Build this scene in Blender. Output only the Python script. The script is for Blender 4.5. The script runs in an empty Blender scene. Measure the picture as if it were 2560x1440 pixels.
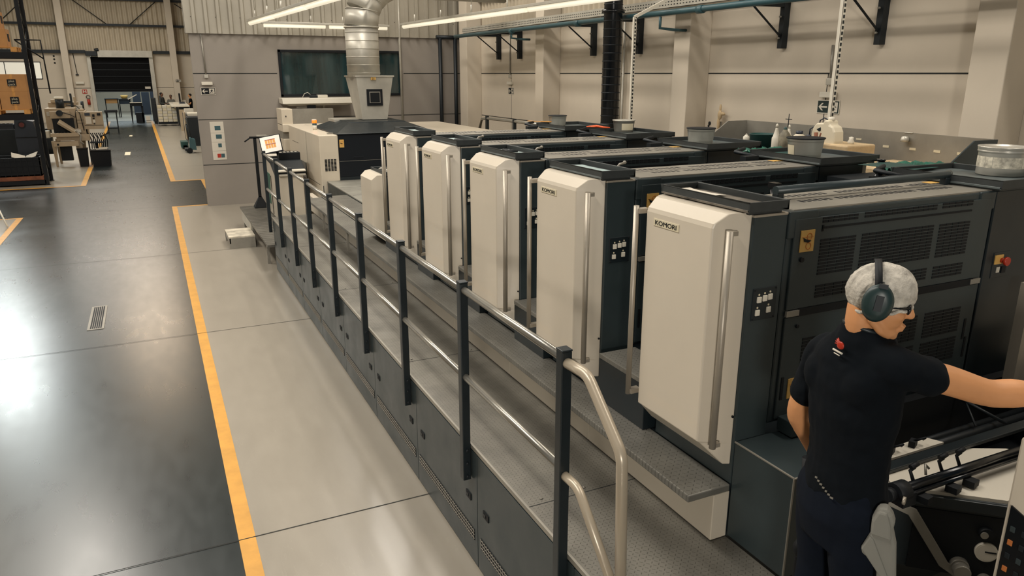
import bpy, math, random
from mathutils import Vector, Matrix, Euler
random.seed(7)
PI = math.pi
SC = bpy.context.scene
COL = SC.collection

# ------------------------------------------------------------------ camera
cam_data = bpy.data.cameras.new('camera')
cam = bpy.data.objects.new('camera', cam_data)
COL.objects.link(cam)
cam.location = (0, 0, 3.1)
cam.rotation_euler = (math.radians(90 - 16.13), 0, math.radians(-25.402))
cam_data.sensor_width = 36
cam_data.lens = 1855 / 2560 * 36
cam_data.clip_start = 0.05
cam_data.clip_end = 300
SC.camera = cam

# ------------------------------------------------------------------ exposure, world
SC.view_settings.view_transform = 'Standard'
SC.view_settings.look = 'None'
SC.view_settings.gamma = 1
SC.view_settings.exposure = -0.12
world = bpy.data.worlds.new('world')
SC.world = world
world.use_nodes = True
world.node_tree.nodes['Background'].inputs[0].default_value = (0.38, 0.54, 0.64, 1)
world.node_tree.nodes['Background'].inputs[1].default_value = 0.17

# ------------------------------------------------------------------ lights of the hall (roof strip lights and roof lights)
def area(name, loc, sx, sy, watts, color=(1, 0.86, 0.68), rot=(0, 0, 0), spread=180):
    l = bpy.data.lights.new(name, 'AREA')
    l.shape = 'RECTANGLE'
    l.size, l.size_y = sx, sy
    l.energy = watts
    l.color = color
    l.spread = math.radians(spread)
    o = bpy.data.objects.new(name, l)
    o.location = loc
    o.rotation_euler = [math.radians(a) for a in rot]
    COL.objects.link(o)
    return o
WARM = (1, 0.83, 0.63)
COOL = (0.80, 0.95, 1.0)
NEUT = (1, 0.925, 0.83)
area('roof_strip_light', (-1.5, 6.0, 7.6), 0.8, 9, 700, NEUT)
area('roof_strip_light', (-2.6, 16, 8.6), 0.8, 7, 560, NEUT)
area('roof_strip_light', (3.4, 10.0, 8.4), 0.8, 9, 430, NEUT)
area('low_rear_light', (-3.4, -6.0, 2.75), 1.0, 0.7, 400, NEUT, (86, 0, -33))  # unseen low source behind the camera, placed along the rail shadow's direction
area('roof_strip_light', (4.6, 16, 8.4), 0.8, 4, 260, NEUT)
area('roof_strip_light', (5.6, 1.5, 8.4), 0.8, 5, 300, NEUT)
area('roof_light', (-6.6, 36, 9.3), 1.8, 7, 1600, (0.90, 0.97, 0.95))
area('roof_light', (-0.9, 38, 9.3), 2.4, 12, 580, (1, 0.76, 0.52))
area('roof_light', (-3.0, 49, 9.3), 6, 6, 900, NEUT)
area('roof_light', (3.5, 28, 9.3), 2, 9, 600, NEUT)
area('roof_light', (-7.5, 24, 9.3), 2, 5, 420, WARM)
area('back_room_light', (-1.5, 64, 4.4), 5, 8, 560, COOL)

# ------------------------------------------------------------------ materials
def lin(c):
    return tuple(((v / 255) / 12.92 if v / 255 <= 0.04045 else ((v / 255 + 0.055) / 1.055) ** 2.4) for v in c) + (1,)
MATS = {}
def mat(name, rgb, rough=0.5, metal=0.0, var=0.0, scale=3.0, bump=0.0, bscale=40.0, emit=None, estr=0.0, spec=0.5, stretch=(1, 1, 1), rvar=0.0, coat=0.0):
    m = bpy.data.materials.new(name)
    m.use_nodes = True
    nt = m.node_tree
    b = nt.nodes['Principled BSDF']
    b.inputs['Base Color'].default_value = lin(rgb)
    b.inputs['Roughness'].default_value = rough
    b.inputs['Metallic'].default_value = metal
    b.inputs['Specular IOR Level'].default_value = spec
    b.inputs['Coat Weight'].default_value = coat
    tc = nt.nodes.new('ShaderNodeTexCoord')
    mp = nt.nodes.new('ShaderNodeMapping')
    mp.inputs['Scale'].default_value = stretch
    nt.links.new(tc.outputs['Object'], mp.inputs[0])
    if var > 0 or rvar > 0:
        n = nt.nodes.new('ShaderNodeTexNoise')
        n.inputs['Scale'].default_value = scale
        n.inputs['Detail'].default_value = 6
        n.inputs['Roughness'].default_value = 0.62
        nt.links.new(mp.outputs[0], n.inputs[0])
        if var > 0:
            r = nt.nodes.new('ShaderNodeValToRGB')
            c = lin(rgb)
            lo = tuple(max(0, x * (1 - var)) for x in c[:3]) + (1,)
            hi = tuple(min(1, x * (1 + var)) for x in c[:3]) + (1,)
            r.color_ramp.elements[0].position = 0.3
            r.color_ramp.elements[1].position = 0.7
            r.color_ramp.elements[0].color = lo
            r.color_ramp.elements[1].color = hi
            nt.links.new(n.outputs['Fac'], r.inputs[0])
            nt.links.new(r.outputs[0], b.inputs['Base Color'])
        if rvar > 0:
            mr = nt.nodes.new('ShaderNodeMapRange')
            mr.inputs['From Min'].default_value = 0.3
            mr.inputs['From Max'].default_value = 0.7
            mr.inputs['To Min'].default_value = max(0.02, rough - rvar)
            mr.inputs['To Max'].default_value = min(1, rough + rvar)
            nt.links.new(n.outputs['Fac'], mr.inputs[0])
            nt.links.new(mr.outputs[0], b.inputs['Roughness'])
    if bump > 0:
        n2 = nt.nodes.new('ShaderNodeTexNoise')
        n2.inputs['Scale'].default_value = bscale
        n2.inputs['Detail'].default_value = 4
        bp = nt.nodes.new('ShaderNodeBump')
        bp.inputs['Strength'].default_value = bump
        bp.inputs['Distance'].default_value = 0.01
        nt.links.new(mp.outputs[0], n2.inputs[0])
        nt.links.new(n2.outputs['Fac'], bp.inputs['Height'])
        nt.links.new(bp.outputs[0], b.inputs['Normal'])
    if emit:
        b.inputs['Emission Color'].default_value = lin(emit)
        b.inputs['Emission Strength'].default_value = estr
    MATS[name] = m
    return m

def tread_mat(name, rgb, rough=0.42, metal=0.6, cell=0.027):
    m = bpy.data.materials.new(name)
    m.use_nodes = True
    nt = m.node_tree
    b = nt.nodes['Principled BSDF']
    b.inputs['Metallic'].default_value = metal
    N, L = nt.nodes.new, nt.links.new
    tc = N('ShaderNodeTexCoord')
    sep = N('ShaderNodeSeparateXYZ')
    L(tc.outputs['Object'], sep.inputs[0])
    def mth(op, a, c=None, d=None):
        n = N('ShaderNodeMath'); n.operation = op
        for i, v in enumerate((a, c, d)):
            if v is None: continue
            if isinstance(v, (int, float)): n.inputs[i].default_value = v
            else: L(v, n.inputs[i])
        return n.outputs[0]
    u = mth('DIVIDE', sep.outputs[0], cell)
    v = mth('DIVIDE', sep.outputs[1], cell)
    par = mth('FLOORED_MODULO', mth('ADD', mth('FLOOR', u), mth('FLOOR', v)), 2)
    fu = mth('SUBTRACT', mth('FRACT', u), 0.5)
    fv = mth('SUBTRACT', mth('FRACT', v), 0.5)
    sgn = mth('SUBTRACT', mth('MULTIPLY', par, 2), 1)
    a = mth('ABSOLUTE', mth('ADD', mth('MULTIPLY', fu, sgn), fv))
    c = mth('ABSOLUTE', mth('SUBTRACT', mth('MULTIPLY', fu, sgn), fv))
    e = mth('ADD', mth('POWER', mth('DIVIDE', a, 0.13), 2), mth('POWER', mth('DIVIDE', c, 0.46), 2))
    bar = mth('MAXIMUM', mth('SUBTRACT', 1, e), 0)
    bar = mth('MINIMUM', mth('MULTIPLY', bar, 2), 1)
    bp = N('ShaderNodeBump')
    bp.inputs['Strength'].default_value = 0.9
    bp.inputs['Distance'].default_value = 0.007
    L(bar, bp.inputs['Height'])
    L(bp.outputs[0], b.inputs['Normal'])
    n = N('ShaderNodeTexNoise')
    n.inputs['Scale'].default_value = 2.2
    n.inputs['Detail'].default_value = 7
    n.inputs['Roughness'].default_value = 0.65
    L(tc.outputs['Object'], n.inputs[0])
    r = N('ShaderNodeValToRGB')
    col = lin(rgb)
    r.color_ramp.elements[0].position = 0.32
    r.color_ramp.elements[1].position = 0.66
    r.color_ramp.elements[0].color = tuple(x * 0.60 for x in col[:3]) + (1,)
    r.color_ramp.elements[1].color = col
    L(n.outputs['Fac'], r.inputs[0])
    mx = N('ShaderNodeMix'); mx.data_type = 'RGBA'
    L(mth('MULTIPLY', bar, 0.42), mx.inputs['Factor'])
    L(r.outputs[0], mx.inputs['A'])
    mx.inputs['B'].default_value = tuple(x * 0.28 for x in col[:3]) + (1,)
    L(mx.outputs['Result'], b.inputs['Base Color'])
    mr = N('ShaderNodeMapRange')
    mr.inputs['To Min'].default_value = rough + 0.15
    mr.inputs['To Max'].default_value = rough - 0.1
    L(n.outputs['Fac'], mr.inputs[0])
    L(mr.outputs[0], b.inputs['Roughness'])
    return m

def floor_mat(name, rgb, rough, var, spec=0.5, streak=0.1):
    m = bpy.data.materials.new(name)
    m.use_nodes = True
    nt = m.node_tree
    b = nt.nodes['Principled BSDF']
    N, L = nt.nodes.new, nt.links.new
    tc = N('ShaderNodeTexCoord')
    n1 = N('ShaderNodeTexNoise'); n1.inputs['Scale'].default_value = 0.55; n1.inputs['Detail'].default_value = 8; n1.inputs['Roughness'].default_value = 0.6
    n2 = N('ShaderNodeTexNoise'); n2.inputs['Scale'].default_value = 6; n2.inputs['Detail'].default_value = 8
    mp = N('ShaderNodeMapping'); mp.inputs['Scale'].default_value = (1.6, 0.5, 1)
    L(tc.outputs['Object'], n1.inputs[0]); L(tc.outputs['Object'], mp.inputs[0]); L(mp.outputs[0], n2.inputs[0])
    add = N('ShaderNodeMath'); add.operation = 'MULTIPLY_ADD'; add.inputs[1].default_value = 0.45
    L(n2.outputs['Fac'], add.inputs[0]); 
    hf = N('ShaderNodeMath'); hf.operation = 'MULTIPLY'; hf.inputs[1].default_value = 0.55
    L(n1.outputs['Fac'], hf.inputs[0]); L(hf.outputs[0], add.inputs[2])
    r = N('ShaderNodeValToRGB')
    c = lin(rgb)
    r.color_ramp.elements[0].position = 0.35; r.color_ramp.elements[1].position = 0.65
    r.color_ramp.elements[0].color = tuple(x * (1 - var) for x in c[:3]) + (1,)
    r.color_ramp.elements[1].color = tuple(min(1, x * (1 + var)) for x in c[:3]) + (1,)
    L(add.outputs[0], r.inputs[0]); 
    # scuffs: thin pale scratches
    sc = N('ShaderNodeTexNoise'); sc.inputs['Scale'].default_value = 2.4; sc.inputs['Detail'].default_value = 2; sc.inputs['Distortion'].default_value = 1.2
    mp2 = N('ShaderNodeMapping'); mp2.inputs['Scale'].default_value = (5.5, 0.8, 1); mp2.inputs['Rotation'].default_value = (0, 0, 0.25)
    L(tc.outputs['Object'], mp2.inputs[0]); L(mp2.outputs[0], sc.inputs[0])
    rs = N('ShaderNodeValToRGB')
    e = rs.color_ramp.elements
    e[0].position = 0.495; e[0].color = (0, 0, 0, 1); e[1].position = 0.505; e[1].color = (0, 0, 0, 1)
    k = rs.color_ramp.elements.new(0.5); k.color = (1, 1, 1, 1)
    L(sc.outputs['Fac'], rs.inputs[0])
    mk = N('ShaderNodeMath'); mk.operation = 'MULTIPLY'
    n3 = N('ShaderNodeTexNoise'); n3.inputs['Scale'].default_value = 1.3; n3.inputs['Detail'].default_value = 1
    L(tc.outputs['Object'], n3.inputs[0])
    gt = N('ShaderNodeMapRange'); gt.inputs['From Min'].default_value = 0.52; gt.inputs['From Max'].default_value = 0.6; gt.inputs['To Max'].default_value = streak
    L(n3.outputs['Fac'], gt.inputs[0]); L(gt.outputs[0], mk.inputs[0]); L(rs.outputs[0], mk.inputs[1])
    mx = N('ShaderNodeMix'); mx.data_type = 'RGBA'
    L(mk.outputs[0], mx.inputs['Factor']); L(r.outputs[0], mx.inputs['A'])
    mx.inputs['B'].default_value = tuple(min(1, x * 2.2 + 0.05) for x in c[:3]) + (1,)
    L(mx.outputs['Result'], b.inputs['Base Color'])
    mr = N('ShaderNodeMapRange'); mr.inputs['From Min'].default_value = 0.35; mr.inputs['From Max'].default_value = 0.65
    mr.inputs['To Min'].default_value = rough - 0.03; mr.inputs['To Max'].default_value = rough + 0.04
    L(add.outputs[0], mr.inputs[0]); L(mr.outputs[0], b.inputs['Roughness'])
    b.inputs['Specular IOR Level'].default_value = spec
    b.inputs['Coat Weight'].default_value = 0.35
    b.inputs['Coat Roughness'].default_value = 0.24
    return m

M_LANE = floor_mat('dark_epoxy', (26, 35, 36), 0.29, 0.18, 0.6, 0.10)
M_PALE = floor_mat('pale_epoxy', (150, 143, 130), 0.33, 0.06, 0.6, 0.08)
M_YEL = mat('yellow_paint', (205, 150, 62), 0.45, var=0.14, scale=4)
M_JOINT = mat('joint_dark', (38, 40, 38), 0.9)
M_WALL = mat('painted_concrete', (203, 192, 174), 0.85, var=0.05, scale=0.8, bump=0.08, bscale=30)
M_FAC = mat('grey_painted_panel', (143, 136, 127), 0.8, var=0.06, scale=0.9, bump=0.06, bscale=30)
M_SHEET = mat('corrugated_steel', (168, 162, 148), 0.42, 0.35, var=0.10, scale=1.2)
M_TRANS = mat('pale_corrugated_sheet', (186, 174, 152), 0.6, var=0.14, scale=0.7)
M_ROOF = mat('roof_lining', (96, 92, 84), 0.9)
M_DKSTEEL = mat('dark_steel', (26, 32, 36), 0.5, 0.3)
M_BLACK = mat('black_paint', (12, 16, 20), 0.6, spec=0.3)
M_BLACKG = mat('black_gloss', (12, 16, 20), 0.22)
M_GUN = mat('gunmetal_paint', (46, 56, 58), 0.40, 0.1, var=0.10, scale=2.5, bump=0.02, bscale=80, rvar=0.07)
M_GUND = mat('dark_slate_paint', (24, 33, 37), 0.40, 0.1, var=0.12, scale=3, rvar=0.07)
M_CREAM = mat('cream_paint', (203, 193, 175), 0.34, var=0.03, scale=2, coat=0.15)
M_CREAM2 = mat('cream_panel', (208, 197, 177), 0.38, var=0.04, scale=2)
M_ALU = mat('brushed_aluminium', (164, 156, 142), 0.42, 0.4, var=0.12, scale=6, stretch=(1, 1, 0.2))
M_CHROME = mat('polished_tube', (160, 157, 148), 0.30, 0.75, var=0.06, scale=8)
M_STEEL = mat('stainless', (148, 144, 134), 0.42, 0.45, var=0.16, scale=2.5)
M_GALV = mat('galvanised', (184, 180, 168), 0.38, 0.3, var=0.12, scale=3)
M_TUBEB = mat('beige_tube', (178, 166, 146), 0.3, 0.2)  # beige base colour carries what the bare end tubes reflect
M_DECK = tread_mat('tread_plate', (126, 123, 114), 0.40, 0.3, 0.023)
M_DECK2 = tread_mat('tread_plate_bench', (132, 130, 122), 0.36, 0.35, 0.028)
M_RUB = mat('tray_edge', (56, 60, 60), 0.5, 0.3, var=0.2, scale=8)
M_TRAYF = mat('tray_floor', (90, 98, 98), 0.4, 0.2, var=0.3, scale=9)
M_TRAYD = mat('stained_tray_floor', (104, 98, 88), 0.5, 0.2, var=0.75, scale=9)
M_PAPER = mat('white_paper', (205, 198, 183), 0.8)
M_PLATE = mat('pale_blue_plate', (176, 196, 194), 0.35, 0.2, var=0.08, scale=6)
M_LABEL = mat('yellow_label', (214, 170, 92), 0.55)
M_LABELW = mat('off_white_label', (206, 196, 168), 0.6)
M_DIAL = mat('dull_red', (92, 36, 32), 0.5)
M_RED = mat('red_plastic', (170, 44, 22), 0.4)
M_ORANGE = mat('orange_plastic', (226, 92, 40), 0.5)
M_ORGL = mat('orange_lamp', (240, 90, 30), 0.4, emit=(255, 90, 20), estr=3.0)
M_WHITE = mat('white_plastic', (214, 208, 192), 0.45)
M_TEALP = mat('teal_paint', (52, 84, 90), 0.42, var=0.1)
M_TEALD = mat('dark_teal', (24, 64, 60), 0.5, var=0.2)
M_GREEN = mat('green_plastic_film', (44, 96, 80), 0.35, var=0.4, scale=20)
M_CARD = mat('cardboard', (186, 136, 84), 0.85, var=0.07, scale=4)
M_CARDD = mat('cardboard_edge', (158, 112, 68), 0.88, var=0.1, scale=4)
M_WOOD = mat('pallet_wood', (206, 150, 82), 0.8, var=0.2, scale=8, stretch=(1, 6, 1))
M_WOODR = mat('reddish_board', (118, 70, 46), 0.8, var=0.4, scale=6)
M_DOORB = mat('door_black', (13, 19, 26), 0.45, spec=0.3)
M_CURT = mat('curtain_black', (5, 6, 8), 0.7, spec=0.15)
M_BEIGE = mat('machine_beige', (164, 147, 122), 0.5, var=0.08, scale=3)
M_NAVY = mat('machine_navy', (34, 42, 54), 0.45, var=0.1)
M_GLASSD = mat('reflection_tinted_glass', (32, 52, 54), 0.05, 0.0, var=0.45, scale=1.6, stretch=(3, 1, 0.25), spec=0.9)  # base lightened to carry the hall's reflection; streaks stand for blinds behind
M_TUBEL = mat('lit_tube', (255, 250, 236), 0.5, emit=(255, 244, 216), estr=0.72)
M_WIN = mat('daylit_window', (230, 228, 214), 0.6, emit=(230, 224, 206), estr=0.45)
M_SCREEN = mat('screen_white', (225, 220, 210), 0.4, emit=(226, 214, 196), estr=0.38)
M_SCRO = mat('screen_orange', (214, 150, 60), 0.4, emit=(224, 158, 62), estr=0.3)
M_SKIN = mat('skin', (206, 146, 98), 0.55, var=0.06, scale=8, spec=0.4)
M_SHIRT = mat('black_cotton', (10, 15, 20), 0.95, var=0.15, scale=10, spec=0.15)
M_TROUS = mat('navy_cotton', (14, 20, 30), 0.95, var=0.15, scale=10, spec=0.15)
M_NETM = mat('white_hairnet', (186, 180, 168), 0.85, var=0.42, scale=24, bump=0.9, bscale=45)
M_HAIR = mat('dark_hair', (22, 18, 16), 0.8)
M_MUFF = mat('dark_green_muff', (30, 50, 50), 0.4, var=0.1)
M_CLOTH = mat('grey_cloth', (126, 125, 117), 0.95, var=0.05)
M_CAN = mat('tin_can', (190, 186, 175), 0.32, 0.45, var=0.1, scale=5, stretch=(1, 1, 0.3))
M_INK = mat('black_ink', (10, 10, 14), 0.25)
M_TAN = mat('stained_tan_plastic', (196, 172, 134), 0.6, var=0.25, scale=7)
M_SIGNG = mat('sign_dark_green', (20, 40, 38), 0.5)
M_GREYCL = mat('grey_sweater', (62, 64, 62), 0.9)
M_JUG = mat('milky_plastic', (214, 204, 180), 0.45)

# ------------------------------------------------------------------ mesh helpers
class MB:
    def __init__(s):
        s.v, s.f, s.mi, s.sm = [], [], [], []
    def add(s, vs, fs, m=0, smooth=False):
        o = len(s.v)
        s.v += [tuple(v) for v in vs]
        for f in fs:
            s.f.append([o + i for i in f]); s.mi.append(m); s.sm.append(smooth)
        return s
    def box(s, x0, x1, y0, y1, z0, z1, m=0):
        vs = [(x, y, z) for z in (z0, z1) for y in (y0, y1) for x in (x0, x1)]
        return s.add(vs, [(0, 2, 3, 1), (4, 5, 7, 6), (0, 1, 5, 4), (1, 3, 7, 5), (3, 2, 6, 7), (2, 0, 4, 6)], m)
    def obox(s, c, size, rz=0.0, m=0, R=None):
        R = R or Matrix.Rotation(rz, 3, 'Z')
        vs = []
        for z in (-.5, .5):
            for y in (-.5, .5):
                for x in (-.5, .5):
                    vs.append(Vector(c) + R @ Vector((x * size[0], y * size[1], z * size[2])))
        return s.add(vs, [(0, 2, 3, 1), (4, 5, 7, 6), (0, 1, 5, 4), (1, 3, 7, 5), (3, 2, 6, 7), (2, 0, 4, 6)], m)
    def tube(s, pts, r, n=12, m=0, smooth=True, caps=True, flat=1.0):
        pts = [Vector(p) for p in pts]
        rs = r if isinstance(r, (list, tuple)) else [r] * len(pts)
        up = Vector((0, 0, 1)); d0 = (pts[1] - pts[0]).normalized()
        if abs(d0.dot(up)) > 0.9: up = Vector((0, 1, 0))
        u = d0.cross(up).normalized()
        vs = []
        for i, p in enumerate(pts):
            if i == 0: d = (pts[1] - pts[0]).normalized()
            elif i == len(pts) - 1: d = (pts[-1] - pts[-2]).normalized()
            else: d = ((pts[i + 1] - p).normalized() + (p - pts[i - 1]).normalized()).normalized()
            u = (u - d * u.dot(d)).normalized()
            w = d.cross(u)
            for k in range(n):
                a = 2 * PI * k / n
                vs.append(p + (u * math.cos(a) + w * math.sin(a) * flat) * rs[i])
        fs = []
        for i in range(len(pts) - 1):
            for k in range(n):
                a, b2 = i * n + k, i * n + (k + 1) % n
                fs.append((a, b2, b2 + n, a + n))
        s.add(vs, fs, m, smooth)
        if caps:
            s.add(vs[:n], [tuple(range(n))[::-1]], m)
            s.add(vs[-n:], [tuple(range(n))], m)
        return s
    def lathe(s, prof, c=(0, 0, 0), n=28, m=0, R=None, smooth=True):
        R = R or Matrix.Identity(3)
        vs = []
        for (r, z) in prof:
            for k in range(n):
                a = 2 * PI * k / n
                vs.append(Vector(c) + R @ Vector((r * math.cos(a), r * math.sin(a), z)))
        fs = []
        for i in range(len(prof) - 1):
            for k in range(n):
                a, b2 = i * n + k, i * n + (k + 1) % n
                fs.append((a, b2, b2 + n, a + n))
        s.add(vs, fs, m, smooth)
        if prof[0][0] > 1e-5: s.add(vs[:n], [tuple(range(n))[::-1]], m)
        if prof[-1][0] > 1e-5: s.add(vs[-n:], [tuple(range(n))], m)
        return s
    def prism(s, poly, vec, m=0):
        n = len(poly); vec = Vector(vec)
        vs = [Vector(p) for p in poly] + [Vector(p) + vec for p in poly]
        fs = [tuple(range(n))[::-1], tuple(range(n, 2 * n))]
        fs += [(i, (i + 1) % n, (i + 1) % n + n, i + n) for i in range(n)]
        return s.add(vs, fs, m)
    def loft(s, rings, m=0, smooth=False, caps=True):
        n = len(rings[0]); vs = [p for r in rings for p in r]
        fs = []
        for i in range(len(rings) - 1):
            for k in range(n):
                a, b2 = i * n + k, i * n + (k + 1) % n
                fs.append((a, b2, b2 + n, a + n))
        s.add(vs, fs, m, smooth)
        if caps:
            s.add(rings[0], [tuple(range(n))[::-1]], m); s.add(rings[-1], [tuple(range(n))], m)
        return s
    def ell(s, c, r, n=20, k=12, m=0, R=None):
        R = R or Matrix.Identity(3)
        rings = []
        for i in range(1, k):
            t = PI * i / k
            rings.append([Vector(c) + R @ Vector((r[0] * math.sin(t) * math.cos(2 * PI * j / n), r[1] * math.sin(t) * math.sin(2 * PI * j / n), -r[2] * math.cos(t))) for j in range(n)])
        return s.loft(rings, m, True)
    def build(s, name, mats, parent=None, bevel=0.0, loc=None, fix=True):
        if not isinstance(mats, (list, tuple)): mats = [mats]
        org = Vector((0, 0, 0))
        p = parent
        while p is not None:
            org += p.location; p = p.parent
        if parent is None and loc is not None: org = Vector(loc)
        me = bpy.data.meshes.new(name)
        me.from_pydata([tuple(Vector(v) - org) for v in s.v], [], s.f)
        for mm in mats: me.materials.append(mm)
        me.polygons.foreach_set('material_index', s.mi)
        me.polygons.foreach_set('use_smooth', s.sm)
        me.update()
        if fix:
            import bmesh
            bm = bmesh.new(); bm.from_mesh(me)
            bmesh.ops.remove_doubles(bm, verts=bm.verts, dist=0.00005)
            bmesh.ops.recalc_face_normals(bm, faces=bm.faces)
            bm.to_mesh(me); bm.free()
        o = bpy.data.objects.new(name, me)
        COL.objects.link(o)
        if parent is not None: o.parent = parent
        elif loc is not None: o.location = loc
        if bevel:
            b = o.modifiers.new('bevel', 'BEVEL'); b.width = bevel; b.segments = 2; b.limit_method = 'ANGLE'; b.angle_limit = math.radians(40)
        return o

def tag(o, label=None, cat=None, group=None, kind=None):
    if label: o['label'] = label
    if cat: o['category'] = cat
    if group: o['group'] = group
    if kind: o['kind'] = kind
    return o
def thing(name, label, cat, loc, group=None):
    o = bpy.data.objects.new(name, None)
    o.empty_display_size = 0.1
    COL.objects.link(o); o.location = loc
    return tag(o, label, cat, group)
def solo(mb, name, mats, label, cat, loc, group=None, bevel=0.0):
    return tag(mb.build(name, mats, None, bevel, loc), label, cat, group)
def struct(mb, name, mats, parent=None, bevel=0.0):
    o = mb.build(name, mats, parent, bevel)
    o['kind'] = 'structure'
    return o
def dup(root, loc, label=None, rz=None, group=None):
    r = root.copy(); COL.objects.link(r); r.location = loc
    if rz is not None: r.rotation_euler = (0, 0, rz)
    if label: r['label'] = label
    if group: r['group'] = group
    for ch in list(root.children):
        c = ch.copy(); COL.objects.link(c); c.parent = r
        for g in list(ch.children):
            d = g.copy(); COL.objects.link(d); d.parent = c
    return r
def text(name, body, size, loc, R, material, parent=None, extrude=0.0006, align='CENTER', xs=1.0):
    cu = bpy.data.curves.new(name, 'FONT')
    cu.body = body; cu.size = size; cu.extrude = extrude; cu.align_x = align; cu.align_y = 'CENTER'
    cu.materials.append(material)
    o = bpy.data.objects.new(name, cu)
    COL.objects.link(o)
    org = Vector((0, 0, 0)); p = parent
    while p is not None:
        org += p.location; p = p.parent
    o.matrix_world = Matrix.Translation(Vector(loc) - org) @ R.to_4x4() @ Matrix.Diagonal((xs, 1, 1, 1))
    bpy.context.view_layer.update()
    me = bpy.data.meshes.new_from_object(o.evaluated_get(bpy.context.evaluated_depsgraph_get()))
    mw = Matrix.Translation(Vector(loc) - org) @ R.to_4x4() @ Matrix.Diagonal((xs, 1, 1, 1))
    bpy.data.objects.remove(o)
    o = bpy.data.objects.new(name, me)
    COL.objects.link(o)
    o.matrix_world = mw
    if parent is not None: o.parent = parent
    return o
def axes(xd, zd):
    """rotation whose local x runs along xd and local z along zd"""
    x = Vector(xd).normalized(); z = Vector(zd).normalized(); z = (z - x * x.dot(z)).normalized(); y = z.cross(x)
    return Matrix((x, y, z)).transposed()
R_SOUTH = axes((1, 0, 0), (0, -1, 0))      # faces -Y
R_WEST = axes((0, -1, 0), (-1, 0, 0))      # faces -X
# ================================================================== THE HALL
XR, YF, YB = 7.8, 19.3, 58.0
m = MB()
def quad(mb, pts, z, mi):
    mb.add([(x, y, z) for x, y in pts], [tuple(range(len(pts)))], mi)
quad(m, [(-16, -6), (8.2, -6), (8.2, 74), (-16, 74)], 0, 0)
quad(m, [(0.30, -6), (8.2, -6), (8.2, 19.50), (0.30, 19.50)], 0.002, 1)
quad(m, [(1.28, 19.5), (8.2, 19.5), (8.2, 57.6), (0.06, 57.6), (0.42, 24.5), (1.28, 24.5)], 0.002, 1)
quad(m, [(-2.02, 24.6), (-2.52, 57.6), (-16, 57.6), (-16, 24.6)], 0.002, 1)
quad(m, [(-16, -6), (-2.95, -6), (-2.95, 19.36), (-16, 19.36)], 0.002, 1)
quad(m, [(-16, 58), (8.2, 58), (8.2, 74), (-16, 74)], 0.002, 1)
# yellow lane lines
quad(m, [(0.20, -6), (0.31, -6), (0.31, 19.52), (0.20, 19.52)], 0.004, 2)
quad(m, [(0.20, 19.48), (1.0, 19.48), (1.0, 19.60), (0.20, 19.60)], 0.0042, 2)
quad(m, [(-0.06, 57.4), (0.30, 24.4), (0.44, 24.4), (0.10, 57.4)], 0.004, 2)
quad(m, [(0.30, 24.35), (1.28, 24.35), (1.28, 24.5), (0.30, 24.5)], 0.0042, 2)
quad(m, [(1.14, 19.6), (1.26, 19.6), (1.26, 24.4), (1.14, 24.4)], 0.004, 2)
quad(m, [(-1.92, 24.45), (-2.06, 24.45), (-2.60, 57.4), (-2.46, 57.4)], 0.004, 2)
quad(m, [(-16, 24.42), (-1.92, 24.42), (-1.92, 24.56), (-16, 24.56)], 0.0042, 2)
quad(m, [(-2.96, -6), (-2.84, -6), (-2.84, 19.45), (-2.96, 19.45)], 0.004, 2)
quad(m, [(-16, 19.35), (-2.84, 19.35), (-2.84, 19.45), (-16, 19.45)], 0.0042, 2)
for yj in (0.1, 4.81, 9.5, 14.2, 19.62, 23.6, 28.3, 33, 37.7, 42.4, 47.1, 51.8, 57.5):
    quad(m, [(-16, yj), (8.2, yj), (8.2, yj + 0.008), (-16, yj + 0.008)], 0.0052, 3)
struct(m, 'floor', [M_LANE, M_PALE, M_YEL, M_JOINT])

def corr(mb, a0, a1, base, z0, z1, per, dep, axis='x', mi=0, sgn=-1):
    n = int((a1 - a0) / per) + 1
    pr = []
    for i in range(n):
        for fx, fd in ((0, 0), (.56, 0), (.66, 1), (.90, 1)):
            a = a0 + (i + fx) * per
            if a <= a1: pr.append((a, base + sgn * dep * fd))
    vs = []
    for a, d in pr:
        for z in (z0, z1):
            vs.append((a, d, z) if axis == 'x' else (d, a, z))
    mb.add(vs, [(2 * i, 2 * i + 1, 2 * i + 3, 2 * i + 2) for i in range(len(pr) - 1)], mi)

def corr_wave(mb, a0, a1, base, z0, z1, per, dep, axis='x', mi=0):
    n = int((a1 - a0) / per * 8); vs = []
    for i in range(n + 1):
        a = a0 + (a1 - a0) * i / n; d = base - dep * (.5 + .5 * math.cos(2 * PI * i / 8))
        for z in (z0, z1): vs.append((a, d, z) if axis == 'x' else (d, a, z))
    mb.add(vs, [(2 * i, 2 * i + 1, 2 * i + 3, 2 * i + 2) for i in range(n)], mi, True)

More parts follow.
